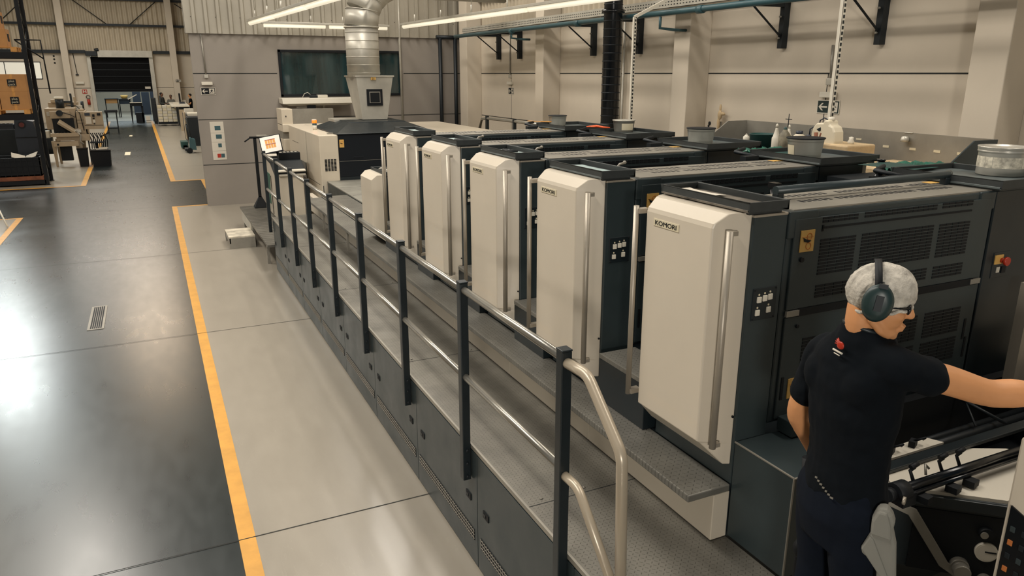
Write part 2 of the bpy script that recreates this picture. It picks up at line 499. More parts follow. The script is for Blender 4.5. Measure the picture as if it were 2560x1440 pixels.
# right wall: concrete panels with grooves, corrugated sheet above
m = MB()
m.box(XR, XR + 0.25, -6, 58, 0, 4.12, 0)
for zj in (1.02, 2.06, 3.1): m.box(XR - 0.002, XR + 0.01, -6, YF, zj - 0.008, zj + 0.008, 1)
for yj in (2.35, 7.1, 11.8, 16.45): m.box(XR - 0.002, XR + 0.01, yj - 0.006, yj + 0.006, 0, 3.1, 1)
corr_wave(m, -6, 58, XR + 0.07, 4.12, 9.6, 0.19, 0.09, 'y', 2)
for zg in (4.16, 4.9, 6.6): m.box(XR - 0.12, XR + 0.02, -6, YF, zg - 0.05, zg + 0.05, 3)
struct(m, 'wall_right', [M_WALL, M_JOINT, M_TRANS, M_DKSTEEL])
for k, (y0, y1) in enumerate(((18.25, 18.75), (14.09, 14.45), (9.40, 9.78), (4.63, 5.0), (-0.1, 0.3))):
    m = MB(); m.box(7.4, 7.8, y0, y1, 0, 9.5, 0)
    struct(m, 'pillar_%d' % (k + 1), [M_WALL], bevel=0.01)

# partition wall of the office block
m = MB()
WX0, WX1, WZ0, WZ1 = 2.93, 6.0, 2.55, 3.65
m.box(1.0, WX0, YF, YF + 0.2, 0, 4.0, 0)
m.box(WX1, XR, YF, YF + 0.2, 0, 4.0, 0)
m.box(WX0, WX1, YF, YF + 0.2, 0, WZ0, 0)
m.box(WX0, WX1, YF, YF + 0.2, WZ1, 4.0, 0)
for zj in (0.99, 2.05):
    m.box(0.998, XR, YF - 0.002, YF + 0.01, zj - 0.009, zj + 0.009, 1)
m.box(0.998, WX0 - 0.05, YF - 0.002, YF + 0.01, 3.09, 3.108, 1)
m.box(WX1 + 0.05, XR, YF - 0.002, YF + 0.01, 3.09, 3.108, 1)
struct(m, 'wall_partition', [M_FAC, M_JOINT])
m = MB()
corr(m, 0.93, XR, YF - 0.05, 3.98, 9.6, 0.265, 0.05, 'x', 0)
m.box(0.93, XR, YF - 0.04, YF + 0.2, 3.985, 4.0, 1)
m.box(0.93, 0.935, YF - 0.05, YF + 0.2, 4.0, 9.6, 0)
random.seed(3)
x = 1.08
while x < 7.7:
    m.box(x - .008, x + .008, YF - 0.062, YF - 0.04, 4.33, 4.346, 1); x += 0.53
struct(m, 'wall_partition_cladding', [M_SHEET, M_JOINT])

# partition window: black frame and panes tinted with the hall's reflection
m = MB()
f = 0.06
m.box(WX0, WX1, YF - 0.03, YF + 0.1, WZ0, WZ0 + f, 0); m.box(WX0, WX1, YF - 0.03, YF + 0.1, WZ1 - f, WZ1, 0)
m.box(WX0, WX0 + f, YF - 0.03, YF + 0.1, WZ0, WZ1, 0); m.box(WX1 - f, WX1, YF - 0.03, YF + 0.1, WZ0, WZ1, 0)
m.box(4.62, 4.68, YF - 0.03, YF + 0.1, WZ0, WZ1, 0)
w1 = struct(m, 'window_1', [M_BLACK], bevel=0.004)
for a, b in ((WX0 + f, 4.62), (4.68, WX1 - f)):
    m = MB(); m.box(a, b, YF + 0.02, YF + 0.03, WZ0 + f, WZ1 - f)
    m.build('pane', [M_GLASSD], w1)

# far end wall with the roller door opening
DX0, DX1, DZ = -3.12, 0.33, 4.2
m = MB()
m.box(-16, DX0, YB, YB + .3, 0, 4.45, 0); m.box(DX1, 8.2, YB, YB + .3, 0, 4.45, 0); m.box(DX0, DX1, YB, YB + .3, DZ, 4.45, 0)
m.box(-16, DX0 - .2, YB - .003, YB, 2.15, 2.18, 1); m.box(DX1 + .25, 8.2, YB - .003, YB, 2.15, 2.18, 1)
m.box(-16, -0.0 + DX0 - .25, YB - .25, YB, 4.36, 4.56, 2); m.box(DX1 + .3, 8.2, YB - .25, YB, 4.36, 4.56, 2)
corr_wave(m, -16, 8.2, YB + .1, 4.45, 9.6, 0.30, 0.12, 'x', 3)
for zg in (6.15, 7.75): m.box(-16, 8.2, YB - .25, YB - .05, zg - .07, zg + .07, 2)
for (a, b) in (((-7.8, 6.2), (-5.2, 8.6)), ((-4.0, 7.9), (-1.9, 6.2)), ((1.3, 7.8), (-0.55, 6.2)), ((2.3, 7.6), (4.4, 6.2))):
    m.tube([(a[0], YB - .12, a[1]), (b[0], YB - .12, b[1])], .028, 6, 2)
struct(m, 'wall_far', [M_WALL, M_JOINT, M_DKSTEEL, M_TRANS])
for k, xp in enumerate((-4.52, 1.86)):
    m = MB(); m.box(xp - .2, xp + .2, YB - .75, YB, 0, 9.6, 0)
    struct(m, 'pillar_far_%d' % (k + 1), [M_WALL], bevel=0.02)
# long bright window in the far wall
m = MB()
m.box(-9.4, -6.0, YB - .04, YB + .02, 2.74, 2.78, 0); m.box(-9.4, -6.0, YB - .04, YB + .02, 3.78, 3.82, 0)
for xx in (-9.4, -6.04, -8.0): m.box(xx, xx + .04, YB - .04, YB + .02, 2.74, 3.82, 0)
w2 = struct(m, 'window_2', [M_DKSTEEL])
m = MB(); m.box(-9.36, -6.04, YB - .02, YB - .01, 2.78, 3.78); m.build('pane', [M_WIN], w2)

# roller door: frame, header box, half-raised dark curtain
m = MB()
m.box(DX0 - .22, DX0, YB - .35, YB + .1, 0, 4.25, 0); m.box(DX1, DX1 + .25, YB - .35, YB + .1, 0, 4.25, 0)
m.box(DX0 + .45, DX1 + .25, YB - .5, YB + .1, 4.12, 4.55, 0)
d1 = struct(m, 'door_1', [M_GALV], bevel=0.01)
m = MB()
m.box(DX0, DX1, YB - .12, YB - .05, 1.95, 4.15, 0)
z = 2.05
while z < 4.1:
    m.box(DX0, DX1, YB - .17, YB - .11, z, z + .035, 1); z += .42
for xx in range(28):
    m.box(DX0 + .1 + xx * .122, DX0 + .13 + xx * .122, YB - .14, YB - .11, 2.1, 4.1, 0)
m.box(DX0, DX1, YB - .2, YB - .05, 1.90, 1.98, 1)
m.build('curtain', [M_CURT, M_DKSTEEL], d1)
m = MB(); m.box(0.0 - .12, 0.22, YB - .19, YB - .17, 2.10, 2.24); m.build('label_plate', [M_PAPER], d1)
m = MB(); m.box(DX0 - .25, DX0 + .42, YB - .6, YB - .1, 4.2, 4.5, 0)
m.tube([(DX0 + .3, YB - .5, 4.55), (DX0 + .55, YB - .5, 4.6)], .1, 10, 0)
m.build('drive_motor', [M_DKSTEEL], d1, 0.02)
# room beyond the door
m = MB()
m.box(-9, 5, 73, 73.2, 0, 5, 0); m.box(-9.2, -9, 58.3, 73.2, 0, 5, 0); m.box(5, 5.2, 58.3, 73.2, 0, 5, 0)
struct(m, 'wall_back_room', [M_WALL])
m = MB(); m.box(-9, 5, 58.3, 73, 5, 5.1); struct(m, 'ceiling_back_room', [M_ROOF])
m = MB(); m.box(-16.2, -16, -6, 58, 0, 9.6); struct(m, 'wall_left', [M_WALL])
m = MB(); m.box(-16.2, 8.2, -6, 58.3, 9.6, 9.8)
for y in range(-4, 58, 6): m.box(-16, 8, y, y + .2, 9.2, 9.6, 1)
struct(m, 'ceiling', [M_ROOF, M_DKSTEEL])

# ================================================================== RIGHT WALL SERVICES
def bracket(y, k):
    m = MB()
    m.box(7.70, 7.80, y - .04, y + .04, 3.42, 4.02, 0)
    m.box(6.98, 7.80, y - .035, y + .035, 3.94, 4.02, 0)
    m.tube([(7.2, y, 3.94), (7.72, y, 3.56)], .014, 8, 0)
    for zz in (3.55, 3.82): m.tube([(7.69, y, zz), (7.66, y, zz)], .014, 8, 1)
    return m
bl = ['first black wall bracket under the cable tray, next to the partition wall', 'second black wall bracket from the partition wall under the cable tray',
      'black wall bracket just left of the black spiral duct', 'black wall bracket just right of the black spiral duct',
      'black wall bracket between the white channel posts on the pale wall', 'black wall bracket hanging right of the tall white channel post']
b0 = None
for i, y in enumerate((17.06, 15.91, 12.71, 11.2, 7.89, 6.37)):
    solo(bracket(y, i), 'wall_bracket', [M_DKSTEEL, M_STEEL], bl[i], 'bracket', (7.75, y, 3.42), 'brackets under the cable tray', 0.004)
m = MB()
ty0, ty1 = 2.0, 17.6
m.box(7.04, 7.40, ty0, ty1, 4.022, 4.028, 0); m.box(7.04, 7.046, ty0, ty1, 4.022, 4.15, 0); m.box(7.394, 7.40, ty0, ty1, 4.022, 4.15, 0)
y = ty0 + .05
while y < ty1:
    for zz in (4.06, 4.10): m.box(7.037, 7.041, y, y + .03, zz, zz + .013, 1)
    y += .07
solo(m, 'cable_tray', [M_GALV, M_JOINT], 'long perforated galvanised cable tray running along the pale wall', 'cable tray', (7.27, 10, 4.03))
m = MB()
m.tube([(6.92, 1.5, 3.93), (6.92, 17.8, 3.96)], .042, 14, 0)
for y in (4, 8.6, 11.9, 14.6): m.tube([(6.92, y - .06, 3.937), (6.92, y + .06, 3.937)], .055, 14, 0)
m.tube([(6.92, 9.5, 3.9), (6.92, 9.5, 3.74), (7.2, 9.5, 3.72), (7.4, 9.5, 3.72)], .022, 10, 0)
m.tube([(6.92, 14.6, 3.9), (6.92, 14.6, 3.80), (7.2, 14.6, 3.78), (7.35, 14.6, 3.78)], .022, 10, 0)
solo(m, 'service_pipe', [M_TEALP], 'teal service pipe running beside the cable tray', 'pipe', (7.04, 10, 4.05))
m = MB()
m.tube([(6.7, 10.43, 0.0), (6.7, 10.43, 9.4)], .145, 28, 0)
z = 1.0
while z < 6: m.tube([(6.7, 10.43, z), (6.7, 10.43, z + .012)], .15, 28, 1); z += .12
m.tube([(6.7, 10.43, 4.0), (6.7, 10.43, 4.05)], .18, 28, 0)
solo(m, 'spiral_duct', [M_BLACKG, M_DKSTEEL], 'black vertical spiral duct rising in front of the pale wall', 'duct', (6.7, 10.43, 0.0))
def channel(x, y, z0, z1, bent):
    m = MB()
    m.box(x - .02, x + .02, y - .02, y - .017, z0, z1, 0)
    m.box(x - .02, x - .017, y - .02, y + .02, z0, z1, 0)
    zz = z0
    while zz < z1 - .03:
        m.box(x - .008, x + .014, y - .0225, y - .0195, zz, zz + .03, 1); zz += .05
    if bent: m.obox((x + .28, y, z1 + .13), (.04, .04, .62), m=0, R=Matrix.Rotation(math.radians(65), 3, 'Y'))
    return m
solo(channel(6.3, 9.25, 1.2, 3.86, True), 'channel_post', [M_WHITE, M_JOINT], 'thin white slotted channel post right beside the black duct', 'channel post', (6.3, 9.25, 1.2))
solo(channel(6.0, 5.38, 1.2, 4.6, False), 'channel_post', [M_WHITE, M_JOINT], 'tall white slotted channel post behind the white jug', 'channel post', (6.0, 5.38, 1.2))
for i, (y, lab) in enumerate(((14.62, 'thin grey conduit beside the second wall pillar'), (11.75, 'pair of thin pale conduits left of the black duct'), (9.95, 'dark thin conduit beside the middle wall pillar'))):
    m = MB(); m.tube([(7.74, y, 0.1), (7.74, y, 4.1)], .022, 8, 0)
    if i == 1: m.tube([(7.74, y - .1, 0.1), (7.74, y - .1, 4.1)], .022, 8, 0)
    solo(m, 'wall_conduit', [M_GALV if i != 2 else M_STEEL], lab, 'conduit', (7.74, y, 0.1))

# exit signs: dark board, white arrow, running figure in a doorway
def exit_sign(org, R, w, h, label, conduit, back, loc):
    o = thing('exit_sign', label, 'sign', loc)
    def P(u, v, d): return Vector(org) + R @ Vector((u, v, d))
    def plate(u0, u1, v0, v1, d0, d1, mm, mi=0):
        vs = [P(u, v, d) for d in (d0, d1) for v in (v0, v1) for u in (u0, u1)]
        mm.add(vs, [(0, 2, 3, 1), (4, 5, 7, 6), (0, 1, 5, 4), (1, 3, 7, 5), (3, 2, 6, 7), (2, 0, 4, 6)], mi)
    a = MB(); plate(-w / 2, w / 2, -h / 2, h / 2, 0, .006, a, 0); plate(-w / 2 + .012, w / 2 - .012, -h / 2 + .012, h / 2 - .012, .006, .008, a, 1)
    a.build('board', [M_PAPER, back], o)
    a = MB()
    s = h / 0.2
    def pg(pts, mm): mm.prism([P(u, v, .008) for u, v in pts], R @ Vector((0, 0, .002)), 0)
    pg([(-w * .42, 0), (-w * .28, h * .27), (-w * .21, h * .27), (-w * .31, h * .06), (-w * .04, h * .06), (-w * .04, -h * .06), (-w * .31, -h * .06), (-w * .21, -h * .27), (-w * .28, -h * .27)], a)
    a.build('arrow', [M_PAPER], o)
    a = MB()
    plate(w * .06, w * .42, -h * .36, h * .36, .008, .010, a, 0)
    for pts in ([(w * .22, h * .18), (w * .30, h * .14), (w * .24, -h * .08), (w * .18, -h * .02)], [(w * .24, -h * .06), (w * .34, -h * .16), (w * .31, -h * .2), (w * .2, -h * .08)],
                [(w * .2, -h * .02), (w * .1, -h * .26), (w * .14, -h * .28), (w * .24, -h * .06)], [(w * .22, h * .16), (w * .12, h * .04), (w * .14, h * .01), (w * .24, h * .1)],
                [(w * .28, h * .12), (w * .37, h * .0), (w * .35, -h * .03), (w * .26, h * .06)]):
        a.prism([P(u, v, .010) for u, v in pts], R @ Vector((0, 0, .001)), 1)
    a.prism([P(w * .26 + .035 * w * math.cos(t) * 1, h * .27 + .035 * w * math.sin(t), .010) for t in [k * PI / 5 for k in range(10)]], R @ Vector((0, 0, .001)), 1)
    a.build('running_figure', [M_PAPER, back], o)
    return o
def emergency_lamp(loc, R, label, top):
    o = thing('emergency_lamp', label, 'emergency lamp', loc)
    c = Vector(loc)
    a = MB(); a.obox(c + R @ Vector((0, 0, .03)), (.24, .07, .06), R=R); a.build('housing', [M_WHITE], o, .008)
    a = MB(); a.obox(c + R @ Vector((0, .16, .025)), (.09, .08, .05), R=R); a.build('junction_box', [M_GALV], o, .006)
    a = MB(); a.tube([c + R @ Vector((0, .19, .02)), c + R @ Vector((-.02, top, .02))], .016, 10); a.build('conduit', [M_STEEL], o)
    return o
exit_sign((1.285, YF - .002, 2.70), R_SOUTH, .32, .165, 'black exit sign with white arrow at left end of the grey partition', None, M_BLACK, (1.285, YF - .002, 2.70))
emergency_lamp((1.275, YF - .002, 2.875), R_SOUTH, 'small emergency lamp above the exit sign on the grey partition', 1.09)
exit_sign((XR - .002, 16.46, 2.70), R_WEST, .30, .16, 'small dark exit sign far along the pale side wall', None, M_BLACK, (XR - .002, 16.46, 2.70))
emergency_lamp((XR - .002, 16.48, 2.88), R_WEST, 'small emergency lamp above the far exit sign on the side wall', 1.12)
exit_sign((XR - .002, 7.04, 2.69), R_WEST, .36, .17, 'dark green exit sign half hidden behind the tall white channel post', None, M_SIGNG, (XR - .002, 7.04, 2.69))
emergency_lamp((XR - .002, 7.04, 2.84), R_WEST, 'small emergency lamp above the green exit sign behind the post', .6)
# posters on the partition
o = thing('notice_strip', 'tall white notice strip of four sheets with teal pictures on the partition', 'poster', (1.385, YF - .002, 1.09))
a = MB()
zs = [1.10, 1.315, 1.52, 1.735, 2.0]
for i in range(4): a.box(1.235, 1.54, YF - .006 - .0005 * i, YF - .001, zs[i] + .002, zs[i + 1] - .002, 0)
a.build('sheet', [M_PAPER], o)
a = MB()
for (z0, x0, c) in ((1.80, 1.335, 0), (1.60, 1.345, 0), (1.40, 1.375, 0), (1.155, 1.42, 0), (1.155, 1.335, 1)):
    ww = .13 if z0 > 1.5 else .08
    a = MB(); a.box(x0, x0 + ww, YF - .0095, YF - .006, z0, z0 + (.10 if z0 > 1.5 else .09), c)
    a.build('picture', [M_TEALP, M_RED], o)
# pipes on the partition and black service pipes in the corner
m = MB(); m.tube([(5.96, YF - .06, 1.6), (5.96, YF - .06, 4.1), (5.96, YF - .06, 5.0)], .03, 10)
solo(m, 'wall_conduit', [M_GALV], 'thin pale conduit crossing the right end of the partition window', 'conduit', (5.96, YF - .06, 1.6))
m = MB()
for x in (7.0, 7.42): m.tube([(x, 19.1, .3), (x, 19.1, 4.0)], .05, 12)
m.tube([(6.9, 19.1, 4.0), (7.75, 19.1, 4.0)], .05, 12); m.tube([(7.0, 19.1, 1.6), (7.42, 19.1, 1.6)], .04, 12)
m.box(7.30, 7.54, 19.0, 19.2, 1.5, 1.62)
solo(m, 'corner_pipes', [M_DKSTEEL], 'pair of black service pipes in the corner beside the partition', 'pipe', (7.2, 19.1, .3))
# taps on wall
m = MB(); m.tube([(7.76, 8.99, .3), (7.76, 8.99, 2.40)], .018, 8, 0)
solo(m, 'wall_conduit', [M_STEEL], 'short upright pipe with a hanging rag on the pale wall', 'conduit', (7.76, 8.99, .3))
m = MB(); m.ell((7.72, 8.98, 2.50), (.025, .045, .07)); m.ell((7.72, 9.0, 2.38), (.022, .028, .10)); m.ell((7.72, 8.92, 2.52), (.02, .05, .025)); m.ell((7.73, 8.99, 2.60), (.015, .02, .06))
solo(m, 'hanging_rag', [M_TAN], 'crumpled tan rag hanging on the pipe at the pale wall', 'rag', (7.72, 8.98, 2.28))
for k, (yy, zz) in enumerate(((9.29, 2.36), (8.85, 2.36))):
    m = MB(); m.ell((7.795, yy, zz), (.01, .03, .03), 10, 6); m.ell((7.795, yy + .02, zz - .04), (.01, .02, .02), 8, 6)
    solo(m, 'wall_socket_hole', [M_DKSTEEL], ['dark torn hole in the pale wall left of the hanging rag', 'dark torn hole in the pale wall right of the hanging rag'][k], 'hole', (7.795, yy, zz))

# ================================================================== CEILING TUBE LIGHTS AND BIG DUCT
def tube_light(p0, p1, label, hang, n=1):
    p0, p1 = Vector(p0), Vector(p1)
    o = thing('fluorescent_light', label, 'fluorescent light', (p0 + p1) / 2)
    d = (p1 - p0).normalized(); L = (p1 - p0).length
    R = axes(d, (0, 0, 1)); c = (p0 + p1) / 2
    a = MB(); a.obox(c + Vector((0, 0, .05)), (L, .16, .05), R=R); a.build('housing', [M_GALV], o, .005)
    a = MB()
    for k in range(n):
        q0 = p0 + d * (L * k / n + .05); q1 = p0 + d * (L * (k + 1) / n - .05)
        a.tube([q0 + Vector((0, 0, .0)), q1 + Vector((0, 0, .0))], .05, 12)
    a.build('tube', [M_TUBEL], o)
    for k in range(max(2, n * 2)):
        a = MB()
        q = p0 + d * (L * (k + .5) / max(2, n * 2)) + Vector((0, 0, .07))
        a.tube([q, q + Vector((0, 0, hang))], .007, 6)
        a.tube([q, q + Vector((0, 0, .16))], .018, 6)
        a.build('hanger', [M_GALV], o)
tube_light((2.25, 18.4, 4.18), (2.75, 11.0, 4.18), 'long lit tube light at left, slanting up out of the picture', 2.5, 3)
tube_light((2.54, 18.75, 4.17), (5.55, 18.75, 4.17), 'lit tube light running along the partition behind the duct', 2.5, 2)
tube_light((5.74, 18.2, 4.18), (6.42, 9.5, 4.18), 'longest lit tube light, running above the far units at right', 2.5, 3)

o = thing('exhaust_duct', 'large bright metal exhaust duct with elbow above the cream cabinet', 'duct', (3.98, 15.4, 3.03))
m = MB()
pts = [(3.98, 15.35, 3.03), (3.98, 15.35, 3.98)]
m.tube(pts, .325, 36, 0)
z = 3.10
while z < 3.95: m.tube([(3.98, 15.35, z), (3.98, 15.35, z + .012)], .332, 36, 0); z += .155
m.tube([(3.98, 15.35, 3.965), (3.98, 15.35, 3.99)], .345, 36, 0)
m.build('spiral_pipe', [M_GALV], o)
m = MB()
pts = [(3.98, 15.35, 3.98)]
for k in range(1, 6):
    a = k * PI / 2 / 5
    pts.append((3.98 + .85 * (1 - math.cos(a)), 15.35, 4.02 + .85 * math.sin(a)))
for i in range(len(pts) - 1):
    m.tube([pts[i], pts[i + 1]], .33, 36, 0)
    m.tube([Vector(pts[i + 1]) * 1.0, Vector(pts[i + 1]) + (Vector(pts[i + 1]) - Vector(pts[i])).normalized() * .015], .342, 36, 0)
m.tube([pts[-1], (7.1, 15.35, 4.87)], .33, 36, 0)
m.build('elbow', [M_GALV], o)
m = MB()
def fr(x0, x1, y0, y1, z): return [(x0, y0, z), (x1, y0, z), (x1, y1, z), (x0, y1, z)]
m.loft([fr(3.82, 4.33, 15.0, 15.55, 2.21), fr(3.73, 4.48, 15.0, 15.9, 3.05)], 0)
m.box(3.71, 4.50, 14.98, 15.92, 3.03, 3.06)
m.build('plenum_box', [M_GALV], o, .004)
m = MB(); m.box(3.92, 4.24, 14.965, 14.985, 2.48, 2.80, 0); m.box(3.97, 4.19, 14.955, 14.967, 2.53, 2.75, 1); m.box(3.985, 4.175, 14.95, 14.957, 2.545, 2.735, 0)
m.build('inspection_port', [M_BLACK, M_STEEL], o, .003)
m = MB(); m.box(4.02, 4.12, 14.975, 14.985, 2.975, 3.025); m.build('number_label', [M_LABEL], o)
text('number_text', '21', .055, (4.07, 14.972, 3.0), R_SOUTH, M_BLACK, o)
# ================================================================== PLATFORM AND RAILING
D = 0.863
XS = 1.572
m = MB()
m.box(XS, 2.36, -1.5, 12.4, D - .03, D, 0)
for y in (0.9, 3.12, 5.4, 7.7, 10.0): m.box(XS, 2.36, y, y + .006, D - .001, D + .0008, 1)
deck = thing('walkway_platform', 'long tread plate walkway platform with dark panelled side along the press', 'platform', (1.96, 5.5, 0))
m.build('tread_deck', [M_DECK, M_JOINT], deck)
m = MB(); m.box(XS - .005, XS + .008, -1.5, 12.4, D - .02, D + .006); m.build('edge_trim', [M_STEEL], deck)
PY = [12.40, 11.18, 9.96, 8.80, 7.58, 6.38, 5.15, 3.93, 2.70]
seams = [1.4, 2.62, 3.82, 5.02, 6.24, 7.44, 8.66, 9.85, 11.05, 12.3]
y0 = -1.5
for i, y1 in enumerate([0.2] + seams):
    m = MB()
    m.box(XS, XS + .03, y0 + .004, y1 - .004, .02, D - .04, 0)
    m.box(XS - .003, XS + .001, y0 + .05, y1 - .05, .19, .27, 1)
    yy = y0 + .06
    while yy < y1 - .06:
        m.box(XS - .006, XS - .002, yy, yy + .004, .19, .27, 2); yy += .03
    for zz in (.205, .232, .258): m.box(XS - .006, XS - .002, y0 + .05, y1 - .05, zz - .0015, zz + .0015, 2)
    m.build('side_panel', [M_GUN, M_BLACK, M_STEEL], deck, .002)
    for yl in (y0 + .14, y1 - .14):
        m = MB(); m.box(XS - .006, XS + .001, yl - .04, yl + .04, .455, .50, 0); m.box(XS - .009, XS - .005, yl - .005, yl + .03, .468, .488, 1)
        m.build('latch', [M_BLACK, M_DKSTEEL], deck)
    y0 = y1
m = MB()
for x in (1.95,):
    for y in (0, 3, 6, 9, 12): m.box(x, x + .06, y, y + .06, 0, D - .03)
m.build('leg', [M_DKSTEEL], deck)
m = MB()
for y in (3.125, 5.405, 7.705, 10.005):
    for x in (1.68, 1.95, 2.2): m.lathe([(0.001, D), (.009, D + .004), (.001, D + .006)], (x, y + .04, 0), 8)
m.build('screw', [M_STEEL], deck)

rail = thing('guard_railing', 'long dark guard railing with bright tubes along the walkway platform', 'railing', (XS, 7.5, .62))
for i, y in enumerate(PY):
    m = MB()
    zb = .62 if i < 8 else .45
    m.box(XS - .058, XS - .006, y - .028, y + .028, zb, 1.915, 0)
    m.box(XS - .06, XS - .004, y - .03, y + .03, 1.915, 1.925, 0)
    for zz in (zb + .03, zb + .12, zb + .21):
        for s in (-1, 1): m.tube([(XS - .032, y + s * .028, zz), (XS - .032, y + s * .042, zz)], .010, 8, 1)
    m.build('post', [M_GUND, M_DKSTEEL], rail, .004)
for k in range(8):
    a, b = PY[k], PY[k + 1]
    for nm, z in (('top_rail', 1.875), ('mid_rail', 1.325)):
        m = MB(); m.tube([(XS - .03, a - .028, z), (XS - .03, b + .028, z)], .021, 16); m.build(nm, [M_CHROME], rail)
m = MB()
def bez(P, n=8):
    out = [Vector(P[0])]
    for i in range(1, len(P) - 1):
        a, b, c = Vector(P[i - 1]), Vector(P[i]), Vector(P[i + 1])
        r = .045
        p, q = b + (a - b).normalized() * r, b + (c - b).normalized() * r
        for k in range(n + 1):
            t = k / n; out.append(p * (1 - t) ** 2 + b * 2 * t * (1 - t) + q * t * t)
    out.append(Vector(P[-1])); return out
m.tube(bez([(XS - .03, 2.68, 1.862), (XS - .03, 2.50, 1.872), (XS - .03, 2.22, 1.63), (XS - .03, 2.18, .86)]), .0245, 16)
m.build('end_rail', [M_TUBEB], rail)
m = MB(); m.tube(bez([(XS - .03, 2.68, 1.30), (XS - .03, 2.55, 1.302), (XS - .03, 2.2, .95)]), .022, 16); m.build('end_mid_rail', [M_TUBEB], rail)

# low landing at the far end
o = thing('landing_platform', 'low ribbed landing platform on legs at the far end of the walkway', 'platform', (2.1, 14.5, 0))
m = MB(); m.box(1.47, 2.68, 12.42, 16.5, .36, .40, 0)
for k in range(26): m.box(1.47, 2.68, 12.5 + k * .155, 12.52 + k * .155, .40, .404, 0)
m.build('ribbed_top', [M_DECK], o)
for (x, y) in ((1.52, 14.7), (1.52, 16.2), (1.52, 12.8), (2.6, 14.7)):
    m = MB(); m.box(x - .025, x + .025, y - .025, y + .025, 0, .36); m.build('leg', [M_STEEL], o)
m = MB(); m.box(1.47, 1.50, 14.7, 16.2, .16, .36); m.build('side_rail', [M_GALV], o)
o = thing('step_box', 'low worn pale step box standing on the floor beside the landing', 'step', (1.3, 14.6, 0))
m = MB(); m.box(1.02, 1.48, 14.2, 15.0, .20, .225); m.build('top', [mat('worn_white', (190, 182, 164), .7, var=.4, scale=5)], o)
for y in (14.2, 14.98):
    m = MB(); m.box(1.02, 1.48, y, y + .02, 0, .20); m.build('side', [M_STEEL], o)
m = MB(); m.box(1.03, 1.05, 14.2, 15.0, .10, .20); m.build('apron', [M_STEEL], o)

# ================================================================== BENCH STEP AND PRESS BASE
o = thing('press_base', 'long dark base frame under all the printing units', 'press base', (3.4, 6, D))
m = MB(); m.box(2.362, 4.46, 2.47, 12.3, .05, 1.157, 0)
m.build('frame', [M_GUND], o, .005)
m = MB()
for k in range(9):
    y = 2.464 + k * 1.17; m.box(2.262, 2.36, y + .002, y + 1.168, D + .004, 1.12, 0)
m.build('cream_kick_panel', [M_CREAM], o, .004)
o = thing('tread_step', 'long tread plate step running below the tall cream covers', 'step', (2.23, 7, 1.12))
m = MB(); m.box(2.103, 2.357, 2.464, 12.2, 1.122, 1.160, 0); m.build('tread', [M_DECK2], o, .006)
m = MB(); m.box(2.360, 2.775, 9.0, 12.2, 1.160, 1.172, 0); m.build('wide_tread', [M_DECK2], o, .003)
for y in (9.5, 11.0, 12.1):
    m = MB(); m.box(2.12, 2.15, y - .015, y + .015, D, 1.122); m.build('leg', [M_STEEL], o)

# ================================================================== TALL PRINTING UNITS
Y0 = 2.464
def komori_badge(x, y, z, parent, name='badge'):
    m = MB(); m.box(x - .004, x + .001, y - .100, y + .100, z - .019, z + .019, 0)
    b = m.build(name, [M_LABELW], parent, .002)
    text('badge_text', 'KOMORI', .032, (x - .005, y, z - .001), R_WEST, M_BLACK, parent, .0008, xs=1.38)
    return b
def warn_label(x0, x1, y, z0, z1, parent):
    m = MB(); m.box(x0, x1, y - .003, y + .001, z0, z1, 0)
    xm = (x0 + x1) / 2; zm = (z0 + z1) / 2; s = (x1 - x0)
    m.prism([(xm - s * .32, y - .0045, zm + s * .20), (xm - s * .1, y - .0045, zm + s * .10), (xm + s * .28, y - .0045, zm), (xm + s * .05, y - .0045, zm - s * .1), (xm - s * .25, y - .0045, zm - s * .02)], (0, .0015, 0), 1)
    for (cx, cz) in ((xm + s * .12, zm + s * .24), (xm + s * .10, zm - s * .28)):
        n = 14
        for k in range(n):
            a0, a1 = 2 * PI * k / n, 2 * PI * (k + 1) / n
            m.prism([(cx + s * r * math.cos(a), y - .0042, cz + s * r * math.sin(a)) for r, a in ((.16, a0), (.20, a0), (.20, a1), (.16, a1))], (0, .0015, 0), 2)
    m.box(x0 + .006, x1 - .006, y - .0042, y, z1 - s * .38, z1 - s * .36, 2)
    return m.build('warning_label', [M_LABEL, M_BLACK, mat('label_ring', (190, 110, 40), .6)] if 'label_ring' not in MATS else [M_LABEL, M_BLACK, MATS['label_ring']], parent)
def slots(mb, x0, x1, y, z0, z1, nx, nz, mi, gx=.006, gz=.35):
    w = (x1 - x0 - gx * (nx - 1)) / nx; h = (z1 - z0) / nz
    for i in range(nx):
        for j in range(nz):
            a = x0 + i * (w + gx)
            mb.box(a, a + w, y - .0025, y + .001, z0 + j * h + h * gz * .5, z0 + (j + 1) * h - h * gz * .5, mi)
def tray(x0, x1, y0, y1, z, parent, fl, name='top_tray'):
    m = MB()
    m.box(x0, x1, y0, y1, z, z + .012, 1)
    t = .012
    m.box(x0, x1, y0, y0 + t, z, z + .045, 0); m.box(x0, x1, y1 - t, y1, z, z + .045, 0)
    m.box(x0, x0 + t, y0, y1, z, z + .045, 0); m.box(x1 - t, x1, y0, y1, z, z + .045, 0)
    m.box(x0 + .02, x1 - .02, y0 + .02, y1 - .02, z - .014, z, 0)
    return m.build(name, [M_RUB, fl], parent, .003)

